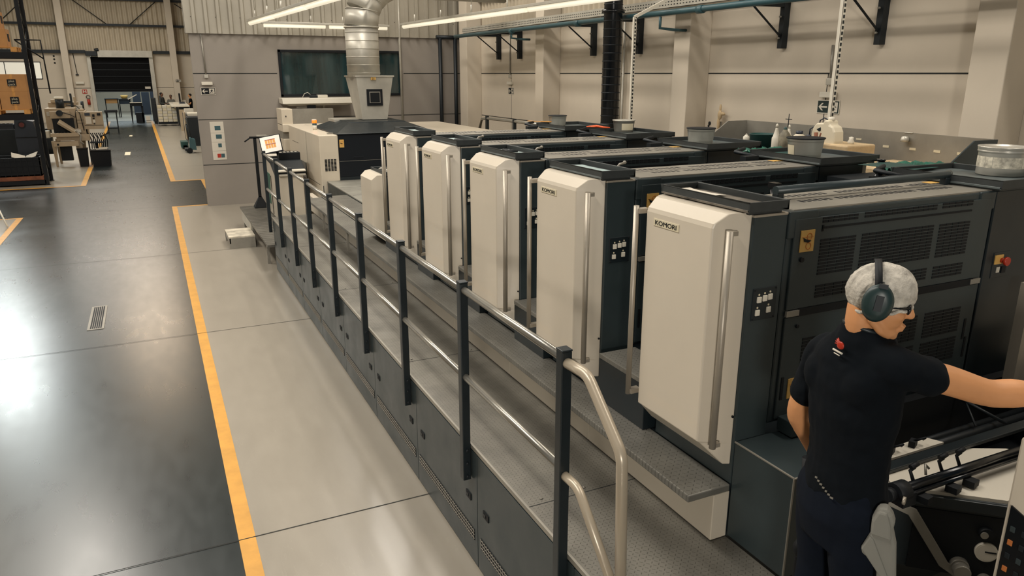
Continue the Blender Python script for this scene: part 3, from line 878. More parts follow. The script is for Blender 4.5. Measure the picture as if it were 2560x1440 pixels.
def make_unit(y, label):
    o = thing('printing_unit', label, 'printing unit', (3.4, y, 1.16), 'tall units of the printing press')
    dpt = .62
    # operator side tower
    m = MB(); m.box(2.358, 2.555, y, y + dpt, 1.16, 2.495, 0); m.box(2.356, 2.557, y - .002, y + dpt, 2.485, 2.498, 1)
    m.build('end_tower', [M_GUN, M_ALU], o, .004)
    # main housing with upper and lower doors
    m = MB()
    m.box(2.562, 4.042, y + .004, y + .40, 1.44, 2.494, 0)
    m.build('housing', [M_GUN], o, .010)
    m = MB()
    m.box(2.60, 4.02, y - .006, y + .006, 2.022, 2.46, 0)
    ud = m.build('upper_door', [M_GUN], o, .004)
    m = MB()
    m.box(2.60, 4.02, y - .006, y + .006, 1.46, 1.985, 0)
    ld = m.build('lower_door', [M_GUN], o, .004)
    m = MB(); m.box(2.68, 3.96, y - .009, y + .002, 1.985, 2.022, 0); m.box(2.60, 2.68, y - .012, y, 1.99, 2.018, 1); m.box(3.94, 4.02, y - .012, y, 1.99, 2.018, 1)
    m.build('door_gap', [M_BLACK, M_STEEL], o)
    for (xa, xb, za, zb, nx, nz) in ((2.772, 3.002, 2.428, 2.460, 7, 2), (3.048, 3.568, 2.430, 2.462, 14, 2), (3.612, 3.850, 2.432, 2.464, 5, 2),
            (2.772, 3.004, 2.176, 2.354, 4, 11), (3.047, 3.566, 2.174, 2.356, 11, 11), (3.612, 3.852, 2.172, 2.354, 5, 11),
            (2.774, 3.006, 2.062, 2.130, 4, 4), (3.047, 3.562, 2.062, 2.128, 11, 4), (3.614, 3.850, 2.058, 2.128, 5, 4)):
        m = MB(); slots(m, xa, xb, y - .006, za, zb, nx, nz, 0); m.build('vent_grille', [M_BLACK], ud)
    m = MB(); m.box(2.772, 3.850, y - .009, y, 2.402, 2.412, 0); m.box(2.772, 2.782, y - .009, y, 2.39, 2.42, 0); m.build('door_slot', [M_BLACK], ud)
    for (xa, xb, za, zb, nx, nz) in ((2.728, 3.02, 1.727, 1.868, 4, 8), (3.06, 3.55, 1.727, 1.870, 9, 8), (3.61, 3.90, 1.725, 1.872, 4, 8),
            (2.728, 3.02, 1.575, 1.700, 4, 7), (3.06, 3.55, 1.57, 1.700, 9, 7), (3.61, 3.90, 1.566, 1.700, 4, 7)):
        m = MB(); slots(m, xa, xb, y - .006, za, zb, nx, nz, 0); m.build('vent_grille', [M_BLACK], ld)
    for (xa, za) in ((2.625, 1.62), (3.96, 1.73), (3.985, 1.62)):
        m = MB(); m.box(xa - .008, xa + .008, y - .009, y - .004, za - .06, za + .06, 0); m.build('hand_slot', [M_BLACK], ld)
    m = MB(); m.box(2.562, 2.745, y - .004, y + .25, 2.37, 2.4965, 0); m.build('corner_lid', [M_GUN], o, .006)
    m = MB(); m.box(3.915, 4.042, y - .004, y + .25, 2.40, 2.4965, 0); m.build('corner_lid', [M_GUN], o, .006)
    # slotted cover plate on the top
    m = MB(); m.box(2.60, 4.04, y + .012, y + .41, 2.494, 2.502, 0)
    for (yy, runs) in ((y + .17, ((2.80, 3.0), (3.05, 3.6), (3.66, 3.9))), (y + .31, ((2.66, 3.1), (3.2, 3.7), (3.75, 4.0)))):
        for a, b in runs:
            x = a
            while x < b: m.box(x, x + .018, yy - .022, yy + .022, 2.5015, 2.5030, 1); x += .036
    m.box(2.60, 4.04, y + .235, y + .240, 2.502, 2.5028, 1)
    m.build('top_plate', [M_STEEL, M_BLACK], o, .002)
    m = MB(); m.box(3.93, 4.03, y + .30, y + .36, 2.503, 2.505); m.build('top_label', [M_LABEL], o)
    # drive side tower and its cream end cover
    m = MB(); m.box(4.048, 4.47, y, y + dpt, 1.16, 2.495, 0); m.build('drive_tower', [M_GUND], o, .006)
    m = MB(); m.box(4.472, 4.52, y + .01, y + dpt - .01, 1.3, 2.495, 0); m.build('end_cover', [M_CREAM], o, .01)
    m = MB(); m.box(4.12, 4.262, y - .003, y + .002, 2.0, 2.147, 0); es = m.build('stop_panel', [M_GUND], o, .002)
    m = MB(); m.box(4.130, 4.200, y - .008, y - .002, 2.080, 2.132, 0); m.build('stop_plate', [M_LABEL], es)
    m = MB(); m.tube([(4.185, y - .008, 2.10), (4.185, y - .03, 2.10)], .014, 16); m.tube([(4.185, y - .03, 2.10), (4.185, y - .045, 2.10)], .024, 18); m.build('stop_button', [M_RED], es)
    m = MB(); m.box(4.160, 4.185, y - .007, y - .002, 2.03, 2.062); m.build('button', [M_WHITE], es)
    m = MB(); m.box(4.20, 4.235, y - .010, y - .002, 2.025, 2.062); m.build('switch', [M_BLACK], es)
    # control panel with five square buttons
    m = MB(); m.box(2.388, 2.532, y - .004, y + .002, 2.00, 2.155, 0)
    for (px, pz) in ((2.396, 2.008), (2.524, 2.008), (2.396, 2.147), (2.524, 2.147)): m.tube([(px, y - .003, pz), (px, y - .007, pz)], .005, 8, 1)
    cp = m.build('control_panel', [M_GUND, M_BLACK], o, .002)
    for (px, pz) in ((2.424, 2.100), (2.458, 2.104), (2.490, 2.108), (2.420, 2.038), (2.486, 2.046)):
        m = MB(); m.box(px - .0125, px + .0125, y - .011, y - .003, pz - .014, pz + .014); m.build('button', [M_WHITE], cp, .002)
        m = MB(); m.tube([(px, y - .003, pz + .024), (px, y - .0055, pz + .024)], .005, 8); m.build('button_mark', [M_LABELW], cp)
    warn_label(2.640, 2.726, y - .007, 2.302, 2.404, o)
    warn_label(2.662, 2.742, y - .007, 1.560, 1.664, o)
    m = MB(); m.tube([(2.661, y - .006, 2.265), (2.661, y - .014, 2.265)], .012, 12); m.tube([(2.68, y - .006, 1.935), (2.68, y - .014, 1.935)], .009, 12)
    m.build('knob', [M_BLACK], o)
    # cream cover: a shallow chamfered shell on the operator side
    def ring(xf, z, i0, i1): return [(2.358, y + .014, z), (xf, y + i0, z), (xf, y + i1, z), (2.358, y + .645, z)]
    m = MB()
    m.loft([ring(2.325, 1.262, .030, .62), ring(2.22, 1.375, .086, .588), ring(2.203, 1.385, .090, .585), ring(2.200, 2.435, .090, .585), ring(2.207, 2.455, .087, .586), ring(2.262, 2.500, .06, .60), ring(2.30, 2.506, .04, .62)])
    cv = m.build('cover', [M_CREAM], o, .010)
    m = MB()
    hx, hy = 2.243, y + .020
    m.tube([(hx, hy, 1.372), (hx, hy, 2.433)], .0165, 16)
    for zz in (1.385, 2.42): m.box(hx, hx + .04, hy - .009, hy + .016, zz - .010, zz + .010)
    m.build('handle', [M_ALU], cv)
    m = MB()
    hx, hy = 2.175, y + .640
    m.tube([(hx, hy, 1.42), (hx, hy, 2.455)], .0145, 16)
    for zz in (1.44, 2.43): m.box(hx, hx + .06, hy - .03, hy + .01, zz - .012, zz + .012)
    m.build('grab_bar', [M_ALU], cv)
    komori_badge(2.200, y + .42, 2.392, cv)
    m = MB(); m.tube([(2.345, y + .014, 1.52), (2.345, y + .008, 1.52)], .006, 8); m.build('lock', [M_BLACK], cv)
    # tread step in the gap behind the tower
    m = MB(); m.box(2.30, 2.56, y + .66, y + 1.137, 1.43, 1.46, 0); m.box(2.302, 4.40, y + .662, y + 1.135, 1.16, 1.43, 1)
    m.build('gap_step', [M_DECK2, M_GUND], o, .003)
    return o
names = ['nearest printing unit, beside the worker, with a paper sheet in its tray', 'second printing unit from the worker, with pale blue sheet and broken tray corner',
         'middle printing unit of the five tall ones', 'fourth printing unit from the worker, second from the dark delivery table', 'farthest tall printing unit, next to the short cream unit']
UY = [2.464, 3.672, 4.82, 5.976, 7.147]
u0 = make_unit(UY[0], names[0])
units = [u0]
for i in range(1, 5):
    units.append(dup(u0, u0.location + Vector((0, UY[i] - UY[0], 0)), names[i]))
# trays differ: the nearest one has a stained floor
for i, u in enumerate(units):
    y = UY[i]
    tray(2.312, 2.545, y - .012, y + .625, 2.512, u, M_TRAYD if i == 0 else M_TRAYF, 'top_tray')
    tray(4.0, 4.56, y - .05, y + .62, 2.512, u, M_TRAYF, 'ink_tray')
    m = MB(); m.tube([(3.93, y + .46, 2.52), (3.86, y + .62, 2.545), (3.98, y + .66, 2.56)], .014, 8); m.box(3.80, 3.92, y + .44, y + .50, 2.49, 2.53)
    m.build('tray_hinge', [M_DKSTEEL], u)
# safety tube on the nearest unit
m = MB(); m.tube([(2.70, 2.70, 2.553), (4.0, 2.725, 2.553), (4.06, 2.76, 2.553)], .021, 16); m.build('safety_tube', [M_GUN], u0)
m = MB(); m.box(2.70, 2.74, 2.68, 2.72, 2.50, 2.54); m.box(3.96, 4.0, 2.70, 2.74, 2.50, 2.54); m.build('tube_bracket', [M_GUND], u0, .004)

# short unit
y = 8.313
o = thing('printing_unit', 'short cream fronted unit beside the low delivery table, lower than all others', 'printing unit', (3.4, y, 1.16))
m = MB(); m.box(2.358, 4.47, y, y + .62, 1.16, 1.955, 0); m.build('housing', [M_GUND], o, .006)
def ring(xf, z, i0, i1): return [(2.358, y + .014, z), (xf, y + i0, z), (xf, y + i1, z), (2.358, y + .645, z)]
m = MB(); m.loft([ring(2.325, 1.20, .030, .62), ring(2.203, 1.30, .090, .585), ring(2.200, 1.92, .090, .585), ring(2.262, 1.975, .06, .60), ring(2.30, 1.978, .04, .62)])
cv = m.build('cover', [M_CREAM], o, .010)
tray(2.34, 2.60, y + .02, y + .62, 1.965, o, M_TRAYF)
m = MB()
hx, hy = 2.175, y - .02
m = MB(); m.tube([(2.33, y - .03, 1.30), (2.33, y - .03, 2.30)], .0145, 12); m.build('grab_bar', [M_ALU], o)
for i in range(4):
    m = MB(); yy = y + .06 + i * .14
    m.tube([(2.40, yy, 1.995), (2.56, yy + .03, 1.995)], .010, 8)
    m.tube([(2.42, yy + .03, 1.995), (2.47, yy + .06, 2.0)], .012, 8)
    solo(m, 'hand_tool', [M_STEEL], ['wrench lying nearest in the low tray of the short unit', 'second wrench in the low tray of the short unit', 'third wrench in the low tray of the short unit', 'wrench lying farthest in the low tray of the short unit'][i], 'tool', (2.45, yy, 1.98), 'tools in the low tray')

# things lying in the small trays
def sheet(x0, x1, y0, y1, z, material, label, rz=0.0, curl=.0):
    m = MB(); n = 8; rings = []
    cx, cy = (x0 + x1) / 2, (y0 + y1) / 2
    R = Matrix.Rotation(rz, 3, 'Z'); vs = []
    for j in range(n + 1):
        t = j / n
        for s in (0, 1):
            p = R @ Vector(((x1 - x0) * (s - .5), (y1 - y0) * (t - .5), 0)); vs.append((cx + p.x, cy + p.y, z + curl * (2 * t - 1) ** 4))
    vs2 = [(a, b, c + .0015) for a, b, c in vs]
    fs = []
    N = 2 * (n + 1)
    for j in range(n):
        a = 2 * j; fs.append((a, a + 1, a + 3, a + 2)); fs.append((a + N, a + 2 + N, a + 3 + N, a + 1 + N))
        fs.append((a, a + 2, a + 2 + N, a + N)); fs.append((a + 1, a + 1 + N, a + 3 + N, a + 3))
    fs.append((0, N, N + 1, 1)); fs.append((N - 2, N - 1, 2 * N - 1, 2 * N - 2))
    m.add(vs2 + vs, [tuple((i + N) % (2 * N) if True else i for i in f) for f in fs], 0)
    return solo(m, 'paper_sheet', [material], label, 'sheet', (cx, cy, z))
sheet(2.335, 2.48, 2.80, 3.06, 2.527, M_PAPER, 'white paper sheet in the tray of the nearest unit', .05, .006)
lb = ['pale blue sheet in the tray of the second unit from the worker', 'pale blue sheet in the tray of the middle printing unit', 'pale sheet in the tray of the fourth unit from the worker', 'pale sheet in the tray of the farthest tall unit']
for i in range(1, 5):
    sheet(2.345, 2.50, UY[i] + .06, UY[i] + .50, 2.527, M_PLATE, lb[i - 1], .04 * (i % 2), .004)
for i, (yy, l2) in enumerate(((4.82 + .34, 'small black pliers on the pale sheet of the middle unit'), (5.976 + .2, 'small black wrench on the pale sheet of the fourth unit'))):
    m = MB(); m.tube([(2.38, yy, 2.538), (2.46, yy - .08, 2.538)], .008, 8); m.tube([(2.44, yy, 2.538), (2.41, yy + .08, 2.538)], .008, 8); m.ell((2.42, yy - .02, 2.54), (.018, .018, .01), 10, 6)
    solo(m, 'hand_tool', [M_BLACK], l2, 'tool', (2.42, yy, 2.53))
for i, u in enumerate((3.672, 4.82, 5.976)):
    m = MB(); m.tube([(2.62, u + .33, 2.50), (2.66, u + .33, 2.545), (2.71, u + .35, 2.55)], .008, 8); m.ell((2.71, u + .35, 2.552), (.012, .012, .012), 8, 6)
    m.build('lever', [M_STEEL], units[i + 1])
# ================================================================== DELIVERY TABLE AND CREAM CABINET
o = thing('delivery_table', 'low dark sided table with worn grey top before the cream cabinet', 'delivery table', (3.6, 12.4, .1))
m = MB(); m.box(2.78, 4.46, 11.08, 13.72, 1.16, 1.185, 0); m.box(2.78, 4.46, 12.31, 13.72, .1, 1.16, 0); m.build('body', [M_GUN], o, .004)
m = MB(); m.box(2.772, 4.47, 11.07, 13.73, 1.185, 1.202, 0)
for (y, x0, x1) in ((11.9, 2.8, 4.4), (12.8, 2.8, 4.4)): m.box(x0, x1, y, y + .012, 1.2015, 1.2028, 1)
for (x, y, w, l) in ((3.3, 13.3, .3, .03), (3.2, 12.5, .12, .05), (3.15, 11.5, .14, .04), (3.5, 12.9, .2, .03)): m.box(x, x + w, y, y + l, 1.2015, 1.204, 2)
m.build('worn_top', [mat('worn_grey_top', (140, 138, 128), .5, .2, var=.22, scale=3), M_JOINT, M_BLACK], o)
o = thing('delivery_cabinet', 'large cream cabinet with black front panel under the exhaust duct', 'cabinet', (3.9, 15.4, .4))
m = MB(); m.box(2.678, 3.02, 13.74, 17.0, .40, 2.025, 0); m.box(3.02, 5.3, 14.2, 17.0, .4, 2.025, 0); m.box(4.75, 5.3, 13.74, 14.2, .4, 2.025, 0)
m.build('shell', [M_CREAM2], o, .012)
m = MB(); m.box(2.676, 2.68, 13.9, 15.0, 1.12, 1.128, 0); m.box(2.676, 2.68, 14.99, 14.998, .4, 2.0, 0); m.box(2.676, 2.68, 15.9, 16.6, 1.72, 1.727, 0); m.box(2.70, 2.712, 13.737, 13.741, .42, 1.12, 0)
m.build('panel_seam', [M_JOINT], o)
m = MB(); m.box(3.022, 4.748, 13.755, 14.2, 1.26, 2.02, 0); m.box(3.03, 4.74, 13.75, 13.76, 1.545, 1.55, 1); m.box(3.3, 3.48, 13.745, 13.756, 1.60, 1.625, 0)
m.build('black_door', [M_DOORB, M_STEEL], o, .004)
m = MB(); m.box(3.022, 4.748, 13.75, 14.2, 1.20, 1.258); m.build('lower_rail', [M_GUND], o)
warn_label(3.045, 3.13, 13.75, 1.80, 1.94, o)
m = MB(); slots(m, 2.757, 2.965, 13.738, 1.38, 1.60, 4, 9, 0, .012, .25); m.build('vent_grille', [M_BLACK], o)
m = MB(); m.box(2.668, 2.68, 15.15, 16.6, .45, 1.09, 0); m.box(2.664, 2.67, 15.86, 15.875, .45, 1.09, 1); m.build('side_door', [M_STEEL, M_JOINT], o)
m = MB(); m.box(2.664, 2.68, 15.15, 16.6, 1.09, 1.40, 0); m.box(2.655, 2.67, 15.2, 16.5, 1.16, 1.20, 1); m.build('side_window', [M_GLASSD, M_ALU], o)
# hood
m = MB()
m.loft([fr(3.0, 4.86, 13.72, 15.9, 2.03), fr(3.0, 4.86, 13.72, 15.9, 2.045), fr(3.42, 4.55, 14.5, 15.75, 2.19), fr(3.42, 4.55, 14.5, 15.75, 2.20)])
m.build('hood', [M_GUND], o, .006)
m = MB(); m.box(3.32, 3.9, 15.3, 15.9, 2.16, 2.21); m.build('hood_flange', [M_GALV], o)
for (x, y) in ((2.98, 14.05),):
    m = MB(); m.box(x - .08, x + .08, y - .05, y + .05, 2.025, 2.045); m.build('hinge', [M_STEEL], o)
# long pale top box at the right of the hood
m = MB(); m.box(5.32, 6.2, 13.0, 17.2, .4, 2.0); m.build('side_shell', [M_CREAM2], o, .012)
# beacon
o = thing('signal_lamp', 'lit orange signal lamp on top of the cream cabinet', 'signal lamp', (2.90, 15.2, 2.025))
m = MB(); m.tube([(2.90, 15.2, 2.025), (2.90, 15.2, 2.12)], .042, 18); m.build('base', [M_WHITE], o)
m = MB(); m.tube([(2.90, 15.2, 2.12), (2.90, 15.2, 2.16)], .044, 18); m.build('middle_band', [M_TEALP], o)
m = MB(); m.tube([(2.90, 15.2, 2.16), (2.90, 15.2, 2.215)], .046, 18); m.build('lamp', [M_ORGL], o)
m = MB(); m.tube([(2.90, 15.2, 2.215), (2.90, 15.2, 2.235)], .046, 18); m.build('cap', [M_WHITE], o)

# boxes behind the cabinet
o = thing('machine_cabinet', 'stepped cream cabinet with steel top panel behind the large cabinet', 'cabinet', (3.1, 17.7, .4))
m = MB(); m.box(2.60, 2.84, 17.3, 18.0, 1.99, 2.345, 0); m.box(2.60, 5.2, 17.25, 18.0, 1.85, 2.02, 0); m.box(2.74, 5.2, 17.3, 18.0, .0, 1.85, 0); m.box(2.60, 2.86, 17.3, 17.8, 1.44, 1.70, 0); m.build('body', [M_CREAM2], o, .01)
m = MB(); m.box(2.84, 3.74, 17.3, 17.5, 2.02, 2.34, 0); m.box(2.60, 2.74, 17.32, 17.8, 1.70, 1.85, 0); m.build('steel_panel', [M_STEEL], o)
m = MB(); m.ell((2.69, 17.29, 2.19), (.012, .01, .02), 8, 6); m.build('lock', [M_BLACK], o)
# light shelf below the window
o = thing('lamp_canopy', 'long white lamp canopy hanging below the partition window', 'lamp', (3.7, 18.9, 2.3))
m = MB()
m.loft([[(2.86, 18.75, 2.53), (4.62, 18.75, 2.53), (4.62, 19.28, 2.53), (2.86, 19.28, 2.53)], [(2.87, 18.72, 2.40), (4.61, 18.72, 2.40), (4.61, 19.28, 2.40), (2.87, 19.28, 2.40)], [(3.05, 18.85, 2.35), (4.4, 18.85, 2.35), (4.4, 19.2, 2.35), (3.05, 19.2, 2.35)]])
m.build('canopy', [M_WHITE], o, .01)
m = MB(); m.box(3.45, 3.65, 18.8, 18.9, 2.28, 2.355); m.build('sensor_box', [M_BLACK], o)
m = MB(); m.box(3.2, 3.6, 18.85, 18.95, 2.30, 2.33); m.box(3.9, 3.96, 19.2, 19.28, 2.0, 2.4); m.build('bracket', [M_STEEL], o)
o = thing('projector_box', 'small grey device with a cable on top of the white lamp canopy', 'device', (3.68, 18.9, 2.53))
m = MB(); m.box(3.72, 3.96, 18.82, 19.0, 2.53, 2.60); m.build('body', [M_WHITE], o, .01)
m = MB(); m.box(3.54, 3.72, 18.84, 18.98, 2.53, 2.59); m.build('lens_block', [M_DKSTEEL], o, .01)
m = MB(); m.tube([(3.56, 18.9, 2.6), (3.5, 18.9, 2.66), (3.42, 18.9, 2.63), (3.36, 18.9, 2.535)], .007, 6); m.build('cable', [M_WHITE], o)

# control console with monitor
o = thing('control_console', 'cream control console with sloping keyboard desk on the landing', 'console', (2.2, 15.2, .4))
m = MB()
m.prism([(1.96, 14.35, .42), (1.96, 16.0, .42), (1.96, 16.0, 1.50), (1.96, 14.75, 1.42), (1.96, 14.35, 1.28)], (.50, 0, 0))
m.build('body', [M_CREAM], o, .012)
m = MB(); m.box(1.95, 1.965, 15.0, 15.02, .45, 1.2, 0); m.prism([(1.948, 15.15, 1.22), (1.948, 15.5, 1.22), (1.948, 15.45, .62), (1.948, 15.25, .62)], (.014, 0, 0), 1)
m.build('side_trim', [M_BLACK, M_GREEN], o)
m = MB(); m.prism([(1.93, 14.3, 1.30), (1.93, 14.75, 1.46), (1.93, 15.9, 1.53), (1.93, 15.9, 1.56), (1.93, 14.72, 1.50), (1.93, 14.28, 1.33)], (.58, 0, 0)); m.build('desk_top', [M_DKSTEEL], o)
m = MB(); m.box(2.02, 2.5, 14.3, 14.36, 1.26, 1.38, 0); m.box(2.0, 2.5, 14.25, 14.62, 1.34, 1.37, 0); m.build('front_shelf', [M_WHITE], o, .01)
m = MB(); m.box(2.0, 2.45, 14.7, 15.6, .402, .42); m.build('plinth', [M_BLACK], o)
o = thing('keyboard_box', 'dark box of controls lying on the console desk', 'device', (2.3, 15.0, 1.5))
m = MB(); m.box(2.12, 2.52, 14.85, 15.15, 1.50, 1.64); m.build('body', [M_BLACK], o, .012)
m = MB()
for k in range(5): m.box(2.15 + k * .07, 2.19 + k * .07, 14.90, 15.0, 1.64, 1.645)
m.build('keys', [M_WHITE], o)
solo(MB().box(1.98, 2.28, 15.2, 15.6, 1.545, 1.556), 'paper_sheet', [M_PAPER], 'white papers lying on the console desk under the monitor', 'sheet', (2.1, 15.4, 1.54))
def rot_panel(mb, c, w, h, t, R, mi=0): mb.obox(c, (w, h, t), m=mi, R=R)
o = thing('monitor', 'tilted monitor showing an orange table above the console', 'monitor', (1.92, 15.0, 1.56))
Rm = axes((math.cos(-.30), math.sin(-.30), 0.0), (math.sin(-.30) * .95, -math.cos(-.30) * .95, .32)) @ Matrix.Rotation(math.radians(11), 3, 'Z')
cM = Vector((1.96, 14.6, 1.83))
m = MB(); rot_panel(m, cM, .385, .33, .025, Rm); m.build('frame', [M_BLACK], o, .004)
m = MB(); rot_panel(m, cM + Rm @ Vector((0, .003, .0135)), .355, .295, .003, Rm); sc = m.build('screen', [M_SCREEN], o)
m = MB()
for i in range(4):
    for j in range(2): rot_panel(m, cM + Rm @ Vector((-.075 + .047 * i, -.035 + .085 * j, .0155)), .040, .074, .002, Rm, 0)
for j in range(2): rot_panel(m, cM + Rm @ Vector((-.003, .003 + .085 * j, .0172)), .19, .012, .002, Rm, 1)
m.build('orange_table', [M_SCRO, M_RED], sc)
m = MB(); m.tube([cM + Rm @ Vector((0, -.1, -.02)), (2.10, 14.95, 1.66), (2.16, 15.05, 1.56)], .025, 10); m.build('arm', [M_BLACK], o)
# stand beside it
o = thing('document_stand', 'black upright document stand with small top arm on the landing', 'stand', (1.86, 16.2, .4))
m = MB(); m.loft([fr(1.73, 2.0, 16.08, 16.32, .404), fr(1.73, 2.0, 16.08, 16.32, .42), fr(1.83, 1.90, 16.17, 16.23, .62), fr(1.84, 1.89, 16.17, 16.23, .64)]); m.build('foot', [M_BLACK], o, .004)
m = MB(); m.box(1.832, 1.892, 16.17, 16.23, .6, 1.84); m.build('column', [M_BLACK], o, .004)
m = MB(); m.box(1.76, 2.10, 16.17, 16.23, 1.82, 1.86); m.tube([(1.78, 16.2, 1.84), (1.66, 16.2, 1.76)], .014, 8); m.tube([(2.04, 16.2, 1.83), (2.05, 16.2, 1.70)], .010, 8); m.build('top_arm', [M_BLACK], o)
m = MB(); m.box(1.90, 2.10, 16.15, 16.25, 1.86, 1.885); m.build('clip_plate', [M_GALV], o)

# railing on the far side
o = thing('guard_railing', 'short pale railing on the far side, behind the farthest units', 'railing', (6.4, 13.5, .9))
X = 6.4
m = MB(); m.tube([(X, 15.25, 1.75), (X, 14.98, 2.16), (X, 14.7, 2.19), (X, 13.37, 2.20), (X, 11.6, 2.20)], .028, 12); m.build('top_rail', [M_CHROME], o)
for y in (14.7, 13.37, 12.0):
    m = MB(); m.box(X - .03, X + .03, y - .03, y + .03, .87, 2.24); m.build('post', [M_GUND], o)
m = MB(); m.box(4.6, 7.0, 1.5, 12.9, .84, .87); m.box(6.22, 7.0, 12.9, 16, .84, .87); tag(m.build('rear_walkway', [M_DECK], None, 0, (6, 8, .84)), 'tread plate walkway on the far side of the press', 'platform')

# ================================================================== INK CANS
def can(x, y, r, h, label, mt, lab=None, lid=False, fill=M_INK):
    o = thing('ink_can', label, 'ink can', (x, y, 2.526))
    z = 2.526; n = 36
    m = MB()
    if lid: m.lathe([(r * .95, z), (r * .98, z + .004), (r * .98, z + h - .035), (r * 1.0, z + h - .03)], (x, y, 0), n)
    else: m.lathe([(r * .84, z), (r * .86, z + .004), (r * .985, z + h - .008), (r * 1.02, z + h - .006), (r * 1.02, z + h), (r * .975, z + h), (r * .97, z + h - .03), (.001, z + h - .032)], (x, y, 0), n)
    m.build('body', [mt], o)
    if lid:
        m = MB()
        m.lathe([(r * 1.0, z + h - .034), (r * 1.03, z + h - .030), (r * 1.03, z + h - .024), (r * 1.01, z + h - .021), (r * 1.03, z + h - .018), (r * 1.03, z + h - .010), (r * 1.05, z + h - .006), (r * 1.05, z + h), (r * .95, z + h), (r * .93, z + h - .008), (.001, z + h - .008)], (x, y, 0), n)
        m.build('lid', [mt], o)
    else:
        m = MB(); m.lathe([(r * .972, z + h - .022), (.001, z + h - .022)], (x, y, 0), n); m.build('ink', [fill], o)
        m = MB()
        m.lathe([(r * 1.02, z + h - .009), (r * 1.045, z + h - .006), (r * 1.045, z + h), (r * 1.0, z + h + .001)], (x, y, 0), n); m.build('rim', [M_BLACK if mt is M_CAN else M_GALV], o)
    if lab:
        m = MB(); a0, a1, z0, z1 = lab
        rr = lambda zz: (r * .98 if lid else r * (.86 + .125 * (zz - z) / h)) + .0015
        k = 20; vs = []
        for i in range(k + 1):
            a = math.radians(a0 + (a1 - a0) * i / k)
            for zz in (z + z0, z + z1): vs.append((x + rr(zz) * math.cos(a), y + rr(zz) * math.sin(a), zz))
        m.add(vs, [(2 * i, 2 * i + 1, 2 * i + 3, 2 * i + 2) for i in range(k)], 0, True)
        if True:
            lb_ = m.build('label', [M_LABELW if not lid else mat('printed_label', (196, 190, 172), .6, var=.55, scale=26)], o)
    return o
can(4.50, 2.74, .132, .165, 'large lidded ink can with printed label at the right edge', M_CAN, (0, 360, .045, .108), True)
can(4.17, 3.93, .126, .140, 'silver ink can with white label on the tray before the jug', M_CAN, (148, 186, .02, .09))
can(4.22, 5.13, .118, .130, 'plain silver ink can standing alone left of the green bucket', M_CAN)
can(4.37, 6.53, .112, .118, 'grey plastic ink can with white label beside the orange cloth', M_STEEL, (225, 300, .02, .085))
can(4.20, 7.63, .104, .115, 'farthest grey ink can, beside a wooden spatula', M_CAN)
solo(MB().tube([(4.03, 7.72, 2.57), (4.12, 7.60, 2.572)], .008, 8).obox((4.0, 7.80, 2.57), (.04, .20, .006), .5), 'ink_spatula', [M_WOOD], 'wooden spatula lying beside the farthest ink can', 'spatula', (4.0, 7.8, 2.56))
solo(MB().tube([(4.06, 6.75, 2.57), (4.12, 6.66, 2.58), (4.17, 6.60, 2.57), (4.21, 6.54, 2.57)], [.006, .013, .010, .005], 10).ell((4.10, 6.68, 2.575), (.03, .035, .012)), 'orange_cloth', [M_ORANGE], 'bright orange cloth strip on the tray beside the grey can', 'cloth', (4.1, 6.6, 2.56))

# tray dressings: green film, blue-green hoses, dark sheets
def drape(x0, x1, y0, y1, z, amp, material, name, label, cat):
    m = MB(); n = 14; rnd = random.Random(int(y0 * 10))
    vs = []
    for j in range(n + 1):
        for i in range(n + 1):
            vs.append((x0 + (x1 - x0) * i / n, y0 + (y1 - y0) * j / n, z + amp * (rnd.random() ** 1.5)))
    fs = [(j * (n + 1) + i, j * (n + 1) + i + 1, (j + 1) * (n + 1) + i + 1, (j + 1) * (n + 1) + i) for j in range(n) for i in range(n)]
    m.add(vs, fs, 0, True)
    ob = m.build(name, [material], None, 0, ((x0 + x1) / 2, (y0 + y1) / 2, z))
    sm = ob.modifiers.new('solid', 'SOLIDIFY'); sm.thickness = .003
    return tag(ob, label, cat)
drape(4.05, 4.50, 4.30, 4.50, 2.50, .05, M_GREEN, 'plastic_film', 'crumpled green film on the tray left of the jug can', 'film')
drape(4.55, 5.0, 3.35, 3.62, 2.44, .07, M_GREEN, 'plastic_film', 'crumpled green film at the right end of the steel sink', 'film')
sheet(4.06, 4.36, 3.03, 3.10 + .28, 2.54, M_TEALD, 'dark green sheet on the tray behind the lidded can', .1)
sheet(4.04, 4.36, 4.02, 4.26, 2.529, M_TEALD, 'dark green sheet under the silver can before the jug', .0)
m = MB(); m.tube([(4.36, 5.9, 2.50), (4.5, 5.6, 2.50), (4.48, 5.35, 2.52), (4.55, 5.15, 2.50)], .012, 8)
solo(m, 'ink_hose', [M_TEALP], 'teal hose hanging between two dark trays', 'hose', (4.5, 5.5, 2.5))
m = MB(); m.tube([(3.55, 3.40, 2.45), (3.55, 3.40, 2.62)], .018, 12)
